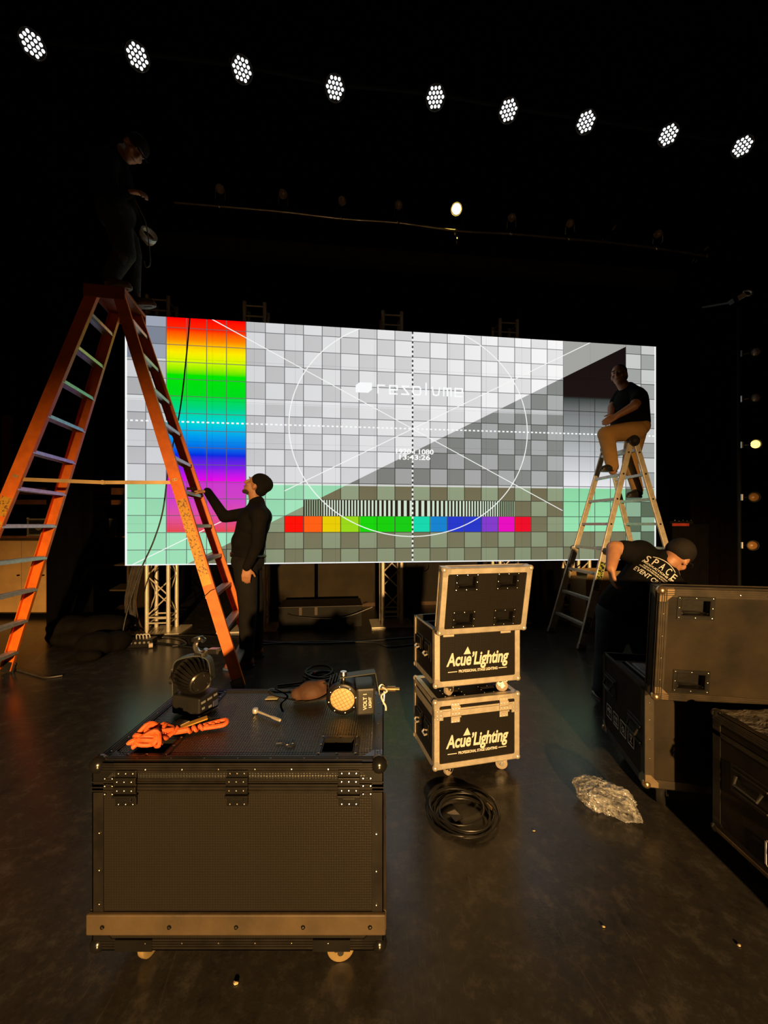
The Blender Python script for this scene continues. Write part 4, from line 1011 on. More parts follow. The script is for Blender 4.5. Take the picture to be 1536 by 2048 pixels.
# --- man astride the aluminium ladder
Cc = thing('person', 'person in black t-shirt and khaki trousers sitting astride the aluminium ladder', 'person', (P(1268, 860, 4.5).x, 4.5, 2.30))
hc = P(1238, 751, 4.42); hf, hu = V((-0.72,-0.68,-0.02)), V((-0.12,0.05,1)); nk = P(1251, 778, 4.46)
shN, shF = P(1280, 793, 4.26), P(1242, 790, 4.64)
elN, wrN = P(1268, 812, 4.14), P(1233, 832, 4.20); elF, wrF = P(1224, 815, 4.62), P(1221, 836, 4.40)
hpN, knN, anN = P(1270, 862, 4.38), P(1212, 868, 4.36), P(1225, 934, 4.43); hpF, knF, anF = P(1272, 866, 4.62), P(1260, 925, 4.62), P(1275, 980, 4.56)
torsoC = [ell(P(1261, 806, 4.48), (0.170,0.205,0.19)), ell(P(1258, 835, 4.48), (0.200,0.205,0.17)), cap(shN, shF, 0.078, 0.078), cap(P(1265, 806, 4.48), P(1266, 848, 4.48), 0.165, 0.175), cap(P(1258, 774, 4.46), shN, 0.060, 0.074), cap(P(1258, 774, 4.46), shF, 0.060, 0.074)]
slv = lambda a, c, t: V(a).lerp(V(c), t)
slC = [cap(shN, slv(shN, elN, 0.55), 0.078, 0.070), cap(shF, slv(shF, elF, 0.55), 0.078, 0.070)]
armsC = [cap(shN, elN, 0.060, 0.050), cap(elN, wrN, 0.050, 0.033), cap(shF, elF, 0.058, 0.048), cap(elF, wrF, 0.048, 0.033)]
legsC = [ell(P(1266, 856, 4.5), (0.165,0.20,0.13)), cap(hpN, knN, 0.118, 0.090), cap(knN, anN, 0.088, 0.066), cap(hpF, knF, 0.112, 0.085), cap(knF, anF, 0.082, 0.062)]
thin = [cap(p[1], p[2], p[3]*0.78, p[4]*0.78) if p[0] == 'cap' else ell(p[1], V(p[2])*0.86, p[3]) for p in torsoC+legsC]
part('body', head(hc, hf, hu, nk)+hand(wrN, (-0.9,0.25,-0.45), (0.1,0.9,-0.4), -1, 0.45)+hand(wrF, (-0.6,-0.6,-0.4), (0.6,-0.3,-0.5), 1, 0.45)+armsC+thin+[cap(anN, anN-V((0,0,0.05)), 0.045, 0.04), cap(anF, anF-V((0,0,0.05)), 0.045, 0.04)], 0.0075, 4, SKIN2, Cc)
part('t_shirt', torsoC+slC+[cap(nk, P(1256, 792, 4.47), 0.072, 0.11)], 0.012, 6, BLKC, Cc)
part('trousers', legsC, 0.012, 6, KHAKI, Cc)
f_, u_, r_, R_ = basis(hf, hu)
part('hair', [ell(hc+u_*0.048-f_*0.030, (0.080,0.094,0.086), R_), ell(hc-u_*0.01-f_*0.058, (0.076,0.055,0.07), R_)], 0.007, 4, mat('dark_hair', (0.012,0.009,0.008), 0.7, bump=0.5, bscale=140), Cc)
face_parts(Cc, hc, hf, hu, MATS['dark_hair'])
for an, zz, tv in ((anN, 1.962, V((-0.17,-0.04,0))), (anF, 1.672, V((-0.17,-0.06,0)))): shoe(Cc, V((an.x+0.06, an.y+0.01, zz)), V((an.x, an.y, zz))+tv, SHB, SHB)

# --- man bending behind the open case
Dd = thing('person', 'person in black t-shirt with white back print and cap bending behind the open case', 'person', (FL(1205, 1402).x, 2.93, 0))
hc = P(1353, 1114, 2.66); hf, hu = V((0.62,0.50,-0.60)), V((0.55,-0.15,0.80)); nk = P(1326, 1122, 2.70)
shL, shR = P(1280, 1108, 2.80), P(1350, 1190, 2.62)
elL, wrL = P(1229, 1096, 2.78), P(1222, 1136, 2.67); elR, wrR = P(1385, 1240, 2.56), P(1405, 1292, 2.50)
hpL, knL, anL = P(1228, 1246, 2.90), P(1216, 1302, 3.00), P(1206, 1378, 2.95); hpR, knR, anR = P(1284, 1254, 2.84), P(1292, 1306, 2.98), P(1285, 1376, 2.96)
Rt = Matrix(((0.62,-0.1,0.78),(0.1,1,0.1),(-0.78,0.0,0.62))).transposed()
torsoD = [cap(shL, shR, 0.105, 0.105), cap(P(1302, 1150, 2.74), P(1256, 1216, 2.86), 0.165, 0.175), cap(P(1280, 1160, 2.79), P(1240, 1212, 2.88), 0.13, 0.15), cap(P(1322, 1172, 2.68), P(1284, 1224, 2.80), 0.12, 0.14), cap(nk, P(1305, 1145, 2.74), 0.085, 0.14)]
slD = [cap(shL, slv(shL, elL, 0.62), 0.083, 0.076), cap(shR, slv(shR, elR, 0.55), 0.080, 0.074)]
armsD = [cap(shL, elL, 0.066, 0.054), cap(elL, wrL, 0.052, 0.034), cap(shR, elR, 0.064, 0.054), cap(elR, wrR, 0.052, 0.034)]
legsD = [cap(P(1235, 1228, 2.89), P(1278, 1238, 2.85), 0.150, 0.150), cap(hpL, knL, 0.125, 0.095), cap(knL, anL, 0.092, 0.072), cap(hpR, knR, 0.125, 0.095), cap(knR, anR, 0.092, 0.072)]
thin = [cap(p[1], p[2], p[3]*0.8, p[4]*0.8) for p in torsoD+legsD]
part('body', head(hc, hf, hu, nk)+hand(wrL, (0.10,-0.12,-1), (0.9,-0.2,0), -1, 0.35)+hand(wrR, (0.25,-0.3,-0.9), (-0.8,0.2,0), 1, 0.4)+armsD+thin+[cap(anL, anL-V((0,0,0.05)), 0.045, 0.04), cap(anR, anR-V((0,0,0.05)), 0.045, 0.04)], 0.0075, 4, SKIN, Dd)
shirt = part('t_shirt', torsoD+slD, 0.011, 6, BLKC, Dd)
part('jeans', legsD, 0.012, 6, DENIM, Dd)
f_, u_, r_, R_ = basis(hf, hu)
capm = mat('dark_cap_twill', (0.016,0.013,0.012), 0.85, bump=0.2, bscale=90, spec=0.2)
part('cap', [ell(hc+u_*0.050-f_*0.012, (0.084,0.106,0.085), R_), ell(hc+u_*0.030-f_*0.035, (0.082,0.085,0.070), R_)], 0.0075, 4, capm, Dd)
dl = V(Dd.location)
MB().prism([hc-dl+u_*0.028+f_*0.07+r_*0.075*math.cos(t)+f_*0.085*math.sin(t)-u_*0.02*math.sin(t) for t in [PI*i/14 for i in range(15)]], u_*0.006).build('cap_brim', capm, Dd)
face_parts(Dd, hc, hf, hu, BLK)
WSH = mat('white_shoe', (0.55,0.52,0.46), 0.6)
shoe(Dd, V((anL.x+0.02, anL.y-0.075, 0)), V((anL.x+0.03, anL.y+0.20, 0)), mat('grey_shoe', (0.06,0.06,0.06), 0.6), WSH)
shoe(Dd, V((anR.x+0.02, anR.y-0.075, 0)), V((anR.x+0.05, anR.y+0.20, 0)), mat('grey_shoe', (0.06,0.06,0.06), 0.6), WSH)
# printed back: flat lettering laid onto the cloth
bvh = BVHTree.FromPolygons([v.co.copy() for v in shirt.data.vertices], [tuple(p.vertices) for p in shirt.data.polygons])
PRT = mat('shirt_print', (0.72,0.70,0.66), 0.7, var=0.04)
tr_ = V((0.65,-0.42,-0.63)).normalized(); nb3 = V((-0.45,-0.86,0.20)); nb3 = (nb3-tr_*nb3.dot(tr_)).normalized(); tu_ = nb3.cross(tr_); tu_ = tu_ if tu_.z > 0 else -tu_
o3 = P(1317, 1141, 2.58)-dl
def on_shirt(x, y, off=0.0022):
    q = o3+tr_*x+tu_*y+nb3*0.3; hit = bvh.ray_cast(q, -nb3, 1.0)
    return (hit[0]+nb3*off) if hit[0] else None
def shirt_print(me):
    bm = bmesh.new(); bm.from_mesh(me); bmesh.ops.triangulate(bm, faces=bm.faces); bmesh.ops.subdivide_edges(bm, edges=[e for e in bm.edges if e.calc_length() > 0.02], cuts=2)
    bm.verts.ensure_lookup_table(); bad = []
    for vv in bm.verts:
        h3 = on_shirt(vv.co.x, vv.co.y)
        if h3 is None: bad.append(vv)
        else: vv.co = h3
    bmesh.ops.delete(bm, geom=bad, context='VERTS'); bm.to_mesh(me); bm.free()
    me.materials.clear(); me.materials.append(PRT); link('shirt_print', me, Dd)
def flat(s, size, x, y, width, bold=0.0, arc=0.0):
    me = text_mesh(s, size, ext=0, align='CENTER', bold=bold)
    xs = [v_.co.x for v_ in me.vertices]; k_ = width/(max(xs)-min(xs)); md = (max(xs)+min(xs))/2
    for v_ in me.vertices:
        xx = (v_.co.x-md)*k_; v_.co = (x+xx, y+v_.co.y-arc*xx*xx, 0)
    shirt_print(me)
for i, ch in enumerate('SPACE'): flat(ch, 0.074, (i-2)*0.0465+0.004, 0.016-abs(i-2)**2*0.003, 0.026, 0.0006)
flat('PRODUCTIONS LP', 0.018, 0.0, -0.006, 0.210, 0.0004)
flat('AUDIO & VIDEO & LIGHTING', 0.012, 0.0, -0.024, 0.17, 0.0002); flat('POWER DISTRIBUTION & STAGING', 0.012, 0.0, -0.038, 0.20, 0.0002)
flat('EVENT CREW', 0.042, 0.0, -0.080, 0.215, 0.0006)
def stroke(pts, w_):
    mb = MB(); n_ = len(pts)
    mb.add([(x, y+w_, 0) for x, y in pts]+[(x, y-w_, 0) for x, y in pts], [(i, i+1, n_+i+1, n_+i) for i in range(n_-1)]); shirt_print(mb.mesh('shirt_print', PRT))
stroke([(-0.075+0.16*i/20, 0.084-3.2*(0.16*(i/20-0.5))**2) for i in range(21)], 0.003)
stroke([(0.02+0.09*i/10, -0.098) for i in range(11)], 0.0018)

# --- man standing on top of the orange ladder
A = thing('person', 'person in dark clothes and cap standing on top of the orange ladder', 'person', (ctr.x, ctr.y, LH+0.03))
zf = LH+0.03
hc = P(268, 300, 3.28); hf, hu = V((0.62,-0.25,-0.70)), V((0.72,0.05,0.68)); nk = P(240, 304, 3.32)
sN, sF = P(212, 322, 3.14), P(232, 322, 3.50)
eN, wN = P(226, 398, 3.06), P(258, 384, 3.10); eF, wF = P(262, 415, 3.46), P(283, 470, 3.36)
kN, kF = P(250, 506, 3.17), P(263, 506, 3.42); aN, aF = V((ctr.x+0.03, 3.20, zf+0.10)), V((ctr.x+0.05, 3.46, zf+0.10))
hN, hF = P(232, 430, 3.22), P(240, 428, 3.42)
torsoA = [cap(sN, sF, 0.09, 0.09), cap(P(222, 345, 3.32), P(234, 410, 3.32), 0.16, 0.15), cap(nk, P(222, 335, 3.32), 0.08, 0.13)]
armsA = [cap(sN, eN, 0.070, 0.056), cap(eN, wN, 0.054, 0.040), cap(sF, eF, 0.070, 0.056), cap(eF, wF, 0.054, 0.040)]
legsA = [cap(hN, hF, 0.14, 0.14), cap(hN, kN, 0.11, 0.082), cap(kN, aN, 0.08, 0.062), cap(hF, kF, 0.11, 0.082), cap(kF, aF, 0.08, 0.062)]
thin = [cap(p[1], p[2], p[3]*0.78, p[4]*0.78) for p in torsoA+armsA+legsA]
part('body', head(hc, hf, hu, nk)+hand(wN, (1,-0.1,-0.05), (0.1,0.5,-0.8), 1, 0.6)+hand(wF, (0.6,-0.3,-0.75), (0.6,0.2,0.5), 1, 0.6)+thin+[cap(aN, aN-V((0,0,0.05)), 0.045, 0.04), cap(aF, aF-V((0,0,0.05)), 0.045, 0.04)], 0.0085, 4, SKIN, A)
part('jacket', torsoA+armsA, 0.013, 6, BLKC2, A)
CAMO, nt, b = nodes_of('camouflage_cloth'); X.nt = nt
tc = nt.nodes.new('ShaderNodeTexCoord'); n1 = nt.nodes.new('ShaderNodeTexNoise'); n1.inputs['Scale'].default_value = 9; n1.inputs['Detail'].default_value = 2
nt.links.new(tc.outputs['Object'], n1.inputs['Vector'])
nt.links.new(ramp(X(n1.outputs['Fac']), [(0, (.006,.0065,.005)), (.45, (.018,.018,.011)), (.55, (.010,.011,.007)), (.62, (.045,.042,.028))], 'CONSTANT').s, b.inputs['Base Color']); b.inputs['Roughness'].default_value = 0.9
part('camouflage_trousers', legsA, 0.013, 6, CAMO, A)
f_, u_, r_, R_ = basis(hf, hu)
part('cap', [ell(hc+u_*0.050-f_*0.012, (0.084,0.106,0.085), R_), ell(hc+u_*0.030-f_*0.035, (0.082,0.085,0.070), R_)], 0.008, 4, capm, A)
al_ = V(A.location)
MB().prism([hc-al_+u_*0.030+f_*0.07+r_*0.075*math.cos(t)+f_*0.085*math.sin(t)-u_*0.02*math.sin(t) for t in [PI*i/14 for i in range(15)]], u_*0.006).build('cap_brim', capm, A)
face_parts(A, hc, hf, hu, BLK)
BOOT = mat('brown_boot', (0.10,0.045,0.022), 0.6); BSOLE = mat('pale_sole', (0.38,0.30,0.22), 0.6)
shoe(A, V((aN.x-0.05, aN.y+0.01, zf)), V((aN.x+0.20, aN.y-0.02, zf)), BOOT, BSOLE); shoe(A, V((aF.x-0.05, aF.y, zf)), V((aF.x+0.23, aF.y-0.03, zf)), BOOT, BSOLE)
rg = P(297, 470, 3.30)
axr = V((0.75,-0.55,0.30)).normalized()
tag(MB().lathe([(0.050,-0.018),(0.066,-0.018),(0.066,0.018),(0.050,0.018),(0.050,-0.018)], o=(0,0,0), axis=axr, n=28, cap=False).build('tape_roll', mat('white_tape', (0.70,0.67,0.58), 0.6)), 'roll of white tape in the hand of the person atop the ladder', 'tape roll').location = rg
tag(MB().tube(spline([P(268, 396, 3.2), P(280, 420, 3.14), P(292, 448, 3.16), P(299, 500, 3.2), P(300, 528, 3.2), P(292, 534, 3.2), P(288, 522, 3.2)], 6), 0.005, 6).build('safety_lanyard', mat('grey_webbing', (0.20,0.20,0.19), 0.6)), 'thin grey lanyard hanging from the belt of the person atop the ladder', 'lanyard')
# ------------------------------------------------------------------ things lying on the big case
ZT = 0.6495
pr_ = thing('par_lamp', 'black finned lamp with yoke and silver clamp standing on the big case', 'stage light', (-0.789, 1.428, ZT), math.radians(-17))
MB().box(0, 0.128, 0, 0.100, 0.0, 0.070).build('base_box', BLKP, pr_, bevel=0.006)
mb = MB(); 
for i, (y, z, w_) in enumerate(((0.018,0.052,0.020),(0.050,0.052,0.022),(0.080,0.054,0.016),(0.018,0.030,0.012),(0.052,0.022,0.014),(0.078,0.026,0.016))): mb.box(0.128, 0.1295, y-w_/2, y+w_/2, z-0.004, z+0.004)
mb.build('panel_markings', mat('panel_grey', (0.26,0.26,0.27), 0.5), pr_)
MB().box(0.1275, 0.1310, 0.066, 0.092, 0.010, 0.034).build('power_socket', mat('socket_blue', (0.05,0.06,0.12), 0.4), pr_, bevel=0.002)
ax = V((0.86,-0.42,-0.16)).normalized(); hcn = V((0.066, 0.046, 0.128))
hd = MB().lathe([(0.001,-0.060),(0.056,-0.060),(0.066,-0.062),(0.070,-0.050),(0.070,-0.030),(0.060,-0.028),(0.052,0.020),(0.044,0.040)], o=hcn, axis=ax, n=36); hd.build('head', BLKM, pr_, smooth=True)
a1 = ax.orthogonal().normalized(); a2 = ax.cross(a1)
fin = MB()
for i in range(26):
    t = 2*PI*i/26; rd = a1*math.cos(t)+a2*math.sin(t); tg = ax.cross(rd)
    fin.add([hcn+ax*h_+rd*r_+tg*s*0.0011 for s in (-1, 1) for r_, h_ in ((0.050,-0.030),(0.069,-0.030),(0.064,0.010),(0.046,0.046),(0.036,0.046))],
            [(0,1,2,3,4), (9,8,7,6,5), (0,5,6,1), (1,6,7,2), (2,7,8,3), (3,8,9,4), (4,9,5,0)])
stuff(fin.build('cooling_fins', BLKM, pr_))
MB().lathe([(0.038,0.038),(0.041,0.044),(0.041,0.054),(0.036,0.058),(0.032,0.054),(0.0,0.054)], o=hcn, axis=ax, n=28).build('rear_cap', mat('satin_black_metal', (0.05,0.045,0.04), 0.3, 0.7), pr_, smooth=True)
rv = MB()
for i in range(4):
    t = PI/2*i+0.5; rv.rivet(hcn+ax*0.0545+(a1*math.cos(t)+a2*math.sin(t))*0.026, ax, 0.003)
stuff(rv.build('rivets', RIV, pr_))
yk = [V((-0.004,0.020,0.062)), V((-0.004,0.020,0.160)), V((0.002,0.022,0.186)), V((0.020,0.028,0.200)), V((0.075,0.044,0.212)), V((0.105,0.054,0.206)), V((0.122,0.062,0.185)), V((0.128,0.066,0.120))]
pts = spline(yk, 4); mb = MB(); sd = V((0.28,-0.96,0)).normalized()
for p0, p1 in zip(pts, pts[1:]):
    d = (p1-p0).normalized(); n_ = d.cross(sd).normalized(); mb.obox(p0-d*0.0006, p1+d*0.0006, sd*0.017, n_*0.0022)
mb.build('yoke', mat('yoke_paint', (0.045,0.05,0.045), 0.45), pr_)
MB().cyl(V((-0.018,0.014,0.118)), V((0.0,0.020,0.118)), 0.016, n=12).build('tilt_knob', BLKP, pr_, smooth=True)
MB().box(-0.012, -0.006, 0.012, 0.026, 0.135, 0.160).build('scale_label', mat('pale_label', (0.5,0.36,0.25), 0.6), pr_)
cc = V((0.088, 0.050, 0.243))
MB().tube([cc+V((0.026*math.cos(t), 0, 0.028*math.sin(t))) for t in [2*PI*i/20 for i in range(3, 20)]], 0.010, 8).build('clamp', STEEL, pr_, smooth=True)
mb = MB(); mb.box(0.070, 0.108, 0.034, 0.066, 0.208, 0.222); mb.obox(cc+V((-0.034,0,0.022)), cc+V((0.0,0,0.032)), V((0,0.013,0)), V((0,0,0.007))); mb.build('clamp_jaw', STEEL, pr_, bevel=0.002)
mb = MB(); mb.cyl(cc+V((0.028,0,-0.018)), cc+V((0.075,0,-0.016)), 0.007, n=10); mb.obox(cc+V((0.040,0,-0.010)), cc+V((0.080,0,-0.006)), V((0,0.012,0)), V((0,0,0.006))); mb.build('clamp_bolt', STEEL, pr_, smooth=True)
# spotlight with the printed name
vl = thing('compact_spotlight', 'compact black spotlight with a round gridded amber lens lying on the big case', 'stage light', (-0.150, 1.400, ZT), math.radians(8))
vax = V((-0.16,-0.98,-0.12)).normalized(); vc = V((0.0, 0.02, 0.060))
MB().lathe([(0.040,-0.10),(0.050,-0.085),(0.054,-0.02),(0.060,-0.015),(0.060,0.006),(0.055,0.010),(0.046,0.010),(0.045,0.004),(0.0,0.004)], o=vc, axis=vax, n=36).build('barrel', BLKM, vl, smooth=True)
LENSA, nt, b = nodes_of('gridded_amber_lens'); X.nt = nt; L = nt.links
tc = nt.nodes.new('ShaderNodeTexCoord'); mp = nt.nodes.new('ShaderNodeMapping'); mp.inputs['Rotation'].default_value = (0, 0.5, 0); L.new(tc.outputs['Object'], mp.inputs[0])
sp = nt.nodes.new('ShaderNodeSeparateXYZ'); L.new(mp.outputs[0], sp.inputs[0])
gx = (X(sp.outputs[0])*78.0+20.0).fract(); gz = (X(sp.outputs[2])*78.0+20.0).fract()
ln = X.op('MAXIMUM', gx < 0.14, gz < 0.14)
L.new(mixc(ln, (0.72,0.50,0.26), (0.34,0.20,0.08)).s, b.inputs['Base Color']); b.inputs['Roughness'].default_value = 0.28
MB().lathe([(0.0445,0.006),(0.030,0.010),(0.0,0.012)], o=vc, axis=vax, n=36).build('lens', LENSA, vl, smooth=True)
rv = MB(); b1 = vax.orthogonal().normalized(); b2 = vax.cross(b1)
for i in range(8): t = 2*PI*i/8+0.2; rv.rivet(vc+vax*0.010+(b1*math.cos(t)+b2*math.sin(t))*0.051, vax, 0.0035)
stuff(rv.build('rivets', RIV, vl))
mb = MB()
for i in range(7):
    x = -0.052+i*0.012; mb.obox(vc+V((x,0.03,0.030+0.02*(1-abs(x)/0.06))), vc+V((x+0.01,0.10,0.034+0.02*(1-abs(x)/0.06))), V((0.0012,0,0)), V((0,0,0.012)))
stuff(mb.build('cooling_fins', BLKM, vl))
MB().box(0.048, 0.118, -0.012, 0.105, 0.006, 0.105).build('housing', mat('housing_black', (0.022,0.020,0.018), 0.42), vl, bevel=0.008)
for s, x in (('VOLT 1', 0.086), ('LIGHT', 0.103)):
    o = lettering('lettering', s, vl, (x, -0.0125, 0.028 if s == 'VOLT 1' else 0.034), 0.0185 if s == 'VOLT 1' else 0.014, WHITE, rot=(PI/2, -PI/2, 0), bold=0.0004)
mb = MB(); mb.obox((-0.012,0.045,0.133), (0.125,0.065,0.137), V((0,0.022,0)), V((0,0,0.0025))); mb.obox((0.125,0.065,0.137), (0.138,0.062,0.060), V((0,0.022,0)), V((0.0025,0,0))); mb.build('yoke', MATS['yoke_paint'], vl, bevel=0.002)
mb = MB(); mb.cyl(vc+V((0.004,0.02,0.058)), vc+V((0.004,0.02,0.082)), 0.008, n=10); mb.cyl(vc+V((0.004,0.02,0.080)), vc+V((0.004,0.02,0.092)), 0.014, 0.012, n=10); mb.build('lock_screw', STEEL, vl, smooth=True)
mb = MB(); mb.cyl((0.138,0.050,0.075), (0.215,0.030,0.078), 0.006, n=10); mb.cyl((0.170,0.042,0.0765), (0.200,0.034,0.0775), 0.010, n=10); mb.build('clamp_bolt', mat('brass_bolt', (0.62,0.45,0.24), 0.3, 0.9), vl, smooth=True)
mb = MB(); mb.tube([(0.150+0.012*math.cos(t), 0.046, 0.072+0.022*math.sin(t)) for t in [2*PI*i/14 for i in range(14)]], 0.005, 6, closed=True); mb.cyl((0.158,0.040,0.060), (0.154,0.030,0.025), 0.008, n=10); mb.build('clamp', STEEL, vl, smooth=True)
MB().tube(spline([(0.150,0.040,0.085), (0.168,0.034,0.072), (0.146,0.030,0.058), (0.150,0.024,0.040), (0.160,0.018,0.022), (0.160,0.012,0.008)], 6), 0.0035, 7).build('safety_cable', mat('white_cable', (0.66,0.62,0.56), 0.5), vl, smooth=True)
# brown pouch with cord
po = thing('pouch', 'small brown drawstring pouch beside the compact spotlight', 'pouch', P(618, 1404, 1.53)*1.0); po.location.z = ZT
LEA = mat('brown_cloth', (0.085,0.036,0.018), 0.75, var=0.25, scale=12, bump=0.5, bscale=24)
pl_ = V(po.location)
part('bag', [cap(pl_+V((-0.045,0.0,0.028)), pl_+V((0.05,0.01,0.030)), 0.028, 0.030), ell(pl_+V((0.01,0.0,0.040)), (0.056,0.045,0.040)), cap(pl_+V((0.0,0.01,0.04)), pl_+V((0.05,0.01,0.062)), 0.03, 0.020)], 0.006, 5, LEA, po)
MB().tube(spline([(-0.05,-0.035,0.010), (0.0,-0.052,0.020), (0.06,-0.04,0.030), (0.09,-0.02,0.05), (0.07,0.0,0.07), (0.03,-0.01,0.066)], 6), 0.0035, 6).build('drawstring', CABLE, po, smooth=True)
tag(MB().tube(spline([P(566, 1418, 1.40), P(562, 1405, 1.46), P(575, 1392, 1.52), P(566, 1380, 1.56), P(545, 1376, 1.60), P(538, 1384, 1.58), P(552, 1392, 1.56), P(590, 1400, 1.50)], 8), 0.004, 7).build('short_cable', CABLE, smooth=True), 'short black cable looping beside the brown pouch on the big case', 'cable')
o = bpy.data.objects[C.objects[-1].name]
for v_ in o.data.vertices: v_.co.z = max(ZT+0.0045, min(v_.co.z, ZT+0.02))
tg_ = P(545, 1394, 1.555)
tag(MB().obox((-0.024,0,0.0012), (0.024,0.003,0.0012), V((0.002,0.014,0)), V((0,0,0.0008))).build('paper_tag', mat('cream_paper', (0.66,0.54,0.30), 0.7)), 'cream paper tag lying near the back of the big case', 'tag').location = (tg_.x, tg_.y, ZT)
# socket wrench
w0 = P(513, 1424, 1.43); w1 = P(562, 1448, 1.36); wr_ = thing('socket_wrench', 'chrome socket wrench lying in the middle of the big case lid', 'wrench', ((w0.x+w1.x)/2, (w0.y+w1.y)/2, ZT), math.atan2(w1.y-w0.y, w1.x-w0.x))
hl = (w1-w0).length/2
MB().lathe([(0.0,-hl),(0.0042,-hl),(0.0045,-hl+0.01),(0.0035,-hl*0.2),(0.0035,hl*0.2),(0.0055,hl*0.4),(0.0055,hl-0.004),(0.0,hl)], o=(0,0,0.0085), axis=(1,0,0), n=12).build('handle', CHROME, wr_, smooth=True)
MB().lathe([(0.0,0.001),(0.010,0.001),(0.011,0.004),(0.011,0.014),(0.009,0.017),(0.0,0.017)], o=(-hl-0.006,0,0), n=16).build('ratchet_head', CHROME, wr_, smooth=True)
MB().cyl((-hl-0.006,0,0.0), (-hl-0.006,0,0.001), 0.008, n=10).build('drive', STEEL, wr_)
# tangled orange cord with handle strap and tag
OC = mat('orange_cord', (0.75,0.14,0.03), 0.6, var=0.15, scale=60, bump=0.2, bscale=300)
rp_ = thing('orange_cord_bundle', 'tangled bundle of orange cord with a cream tag on the big case', 'cord', (P(304, 1483, 1.228).x, 1.228, ZT))
rl_ = V(rp_.location); rng = random.Random(3)
pts = []
for i in range(84):
    t = i*0.9; rr = 0.026+0.026*rng.random(); pts.append(V((math.cos(t)*rr*1.05+0.008*rng.uniform(-1,1), math.sin(t*1.07)*rr*0.9+0.006, 0.008+0.075*rng.random()*(1-rr/0.06)+0.016*rng.random())))
MB().tube(spline(pts, 4), 0.0066, 7).build('tangle', OC, rp_, smooth=True)
MB().tube(spline([(0.03,0.02,0.03), (0.05,0.038,0.02), (0.085,0.058,0.016)], 6), 0.010, 8).build('loop_strap', OC, rp_, smooth=True)
ev = V((0.080,0.055,0.014)); ee = V((0.172,0.104,0.014)); pts = []
for i in range(60):
    t = i/59; q = ev.lerp(ee, t); a = t*34; amp = 0.0085*(1 if t < 0.55 else 0.45); pts.append(q+V((-0.35,0.93,0))*amp*math.cos(a)+V((0,0,1))*amp*0.8*math.sin(a))
MB().tube(pts, 0.0058, 7).build('twisted_cord', OC, rp_, smooth=True)
MB().tube(spline([ee+V((-0.055,-0.02,0)), ee+V((0.0,0.008,0.004)), ee+V((0.022,0.006,0.006)), ee+V((0.016,-0.012,0.0)), ee+V((-0.05,-0.028,-0.003))], 6), 0.0075, 8).build('end_loop', OC, rp_, smooth=True)
MB().obox((0.050,0.048,0.024), (0.125,0.112,0.030), V((-0.006,0.010,0)), V((0,0,0.002))).build('yellow_strap', mat('yellow_webbing', (0.58,0.28,0.03), 0.7), rp_)
MB().obox((0.010,0.120,0.012), (0.068,0.072,0.030), V((0.008,0.015,0)), V((0,0,0.0008))).build('cream_tag', mat('cream_paper', (0.66,0.54,0.30), 0.7), rp_)
MB().tube(spline([(0.125,0.112,0.030), (0.142,0.128,0.016), (0.150,0.15,0.008)], 5), 0.004, 6).build('black_cord', CABLE, rp_, smooth=True)
tag(MB().tube(spline([(0,0,0.003), (0.02,0.004,0.003), (0.035,-0.006,0.003), (0.055,0.002,0.003), (0.06,-0.010,0.003), (0.04,-0.018,0.003)], 5), 0.0016, 5).build('wire_scrap', CABLE), 'thin scrap of black wire near the front of the big case lid', 'wire').location = (P(550, 1500, 1.22).x, 1.232, ZT-0.003)
# ------------------------------------------------------------------ things on the floor
def coil(name, label, cx, cy, R0, turns, r, seed, flat_=0.05, part_fn=None):
    o = thing(name, label, 'cable', (cx, cy, 0)); rg_ = random.Random(seed); pts = []
    ph = rg_.random()*6
    for i in range(turns*22):
        t = 2*PI*i/22; k = i/(turns*22); rr = R0*(1+0.10*math.sin(t*0.37+ph)+0.06*math.sin(t*0.21+1))
        pts.append((rr*math.cos(t)+0.018*math.sin(t*0.13), rr*0.98*math.sin(t)+0.02*math.cos(t*0.17), r+flat_*(0.5+0.5*math.sin(t*0.29+ph))*(0.4+0.6*k)))
    MB().tube(pts, r, 7).build('coil', CABLE, o, smooth=True)
    return o
cc_ = coil('cable_coil', 'coil of thin black cable on the floor in front of the stacked cases', 0.362, 1.79, 0.132, 9, 0.0042, 5, 0.035)
MB().tube(spline([(0.02,0.14,0.02), (0.10,0.17,0.006), (0.17,0.10,0.006), (0.175,0.0,0.006), (0.155,-0.04,0.008)], 7), 0.0042, 7).build('loose_end', CABLE, cc_, smooth=True)
MB().cyl((0.135,0.055,0.012), (0.150,0.025,0.010), 0.009, n=10).build('connector', mat('brass_bolt', (0.62,0.45,0.24), 0.3, 0.9), cc_, smooth=True)
MB().obox((-0.050,0.005,0.014), (-0.020,-0.050,0.014), V((0.020,0.010,0)), V((0,0,0.001))).build('paper_label', mat('grey_label', (0.30,0.26,0.22), 0.7), cc_)
c2 = coil('cable_coil', 'thick coil of black cable on the floor just behind the big case', P(640, 1362, 3.28).x, 3.30, 0.125, 8, 0.009, 9, 0.10)
MB().ell((-0.03,-0.13,0.13), 0.012).build('red_led_dot', mat('plain_red', (0.5,0.05,0.03), 0.5), c2)  # small red LED dot, its light put in as red colour without emission
MB().tube(spline([(-0.11,-0.04,0.02), (-0.22,-0.06,0.012), (-0.34,-0.10,0.012)], 6), 0.009, 7).build('loose_end', CABLE, c2, smooth=True)
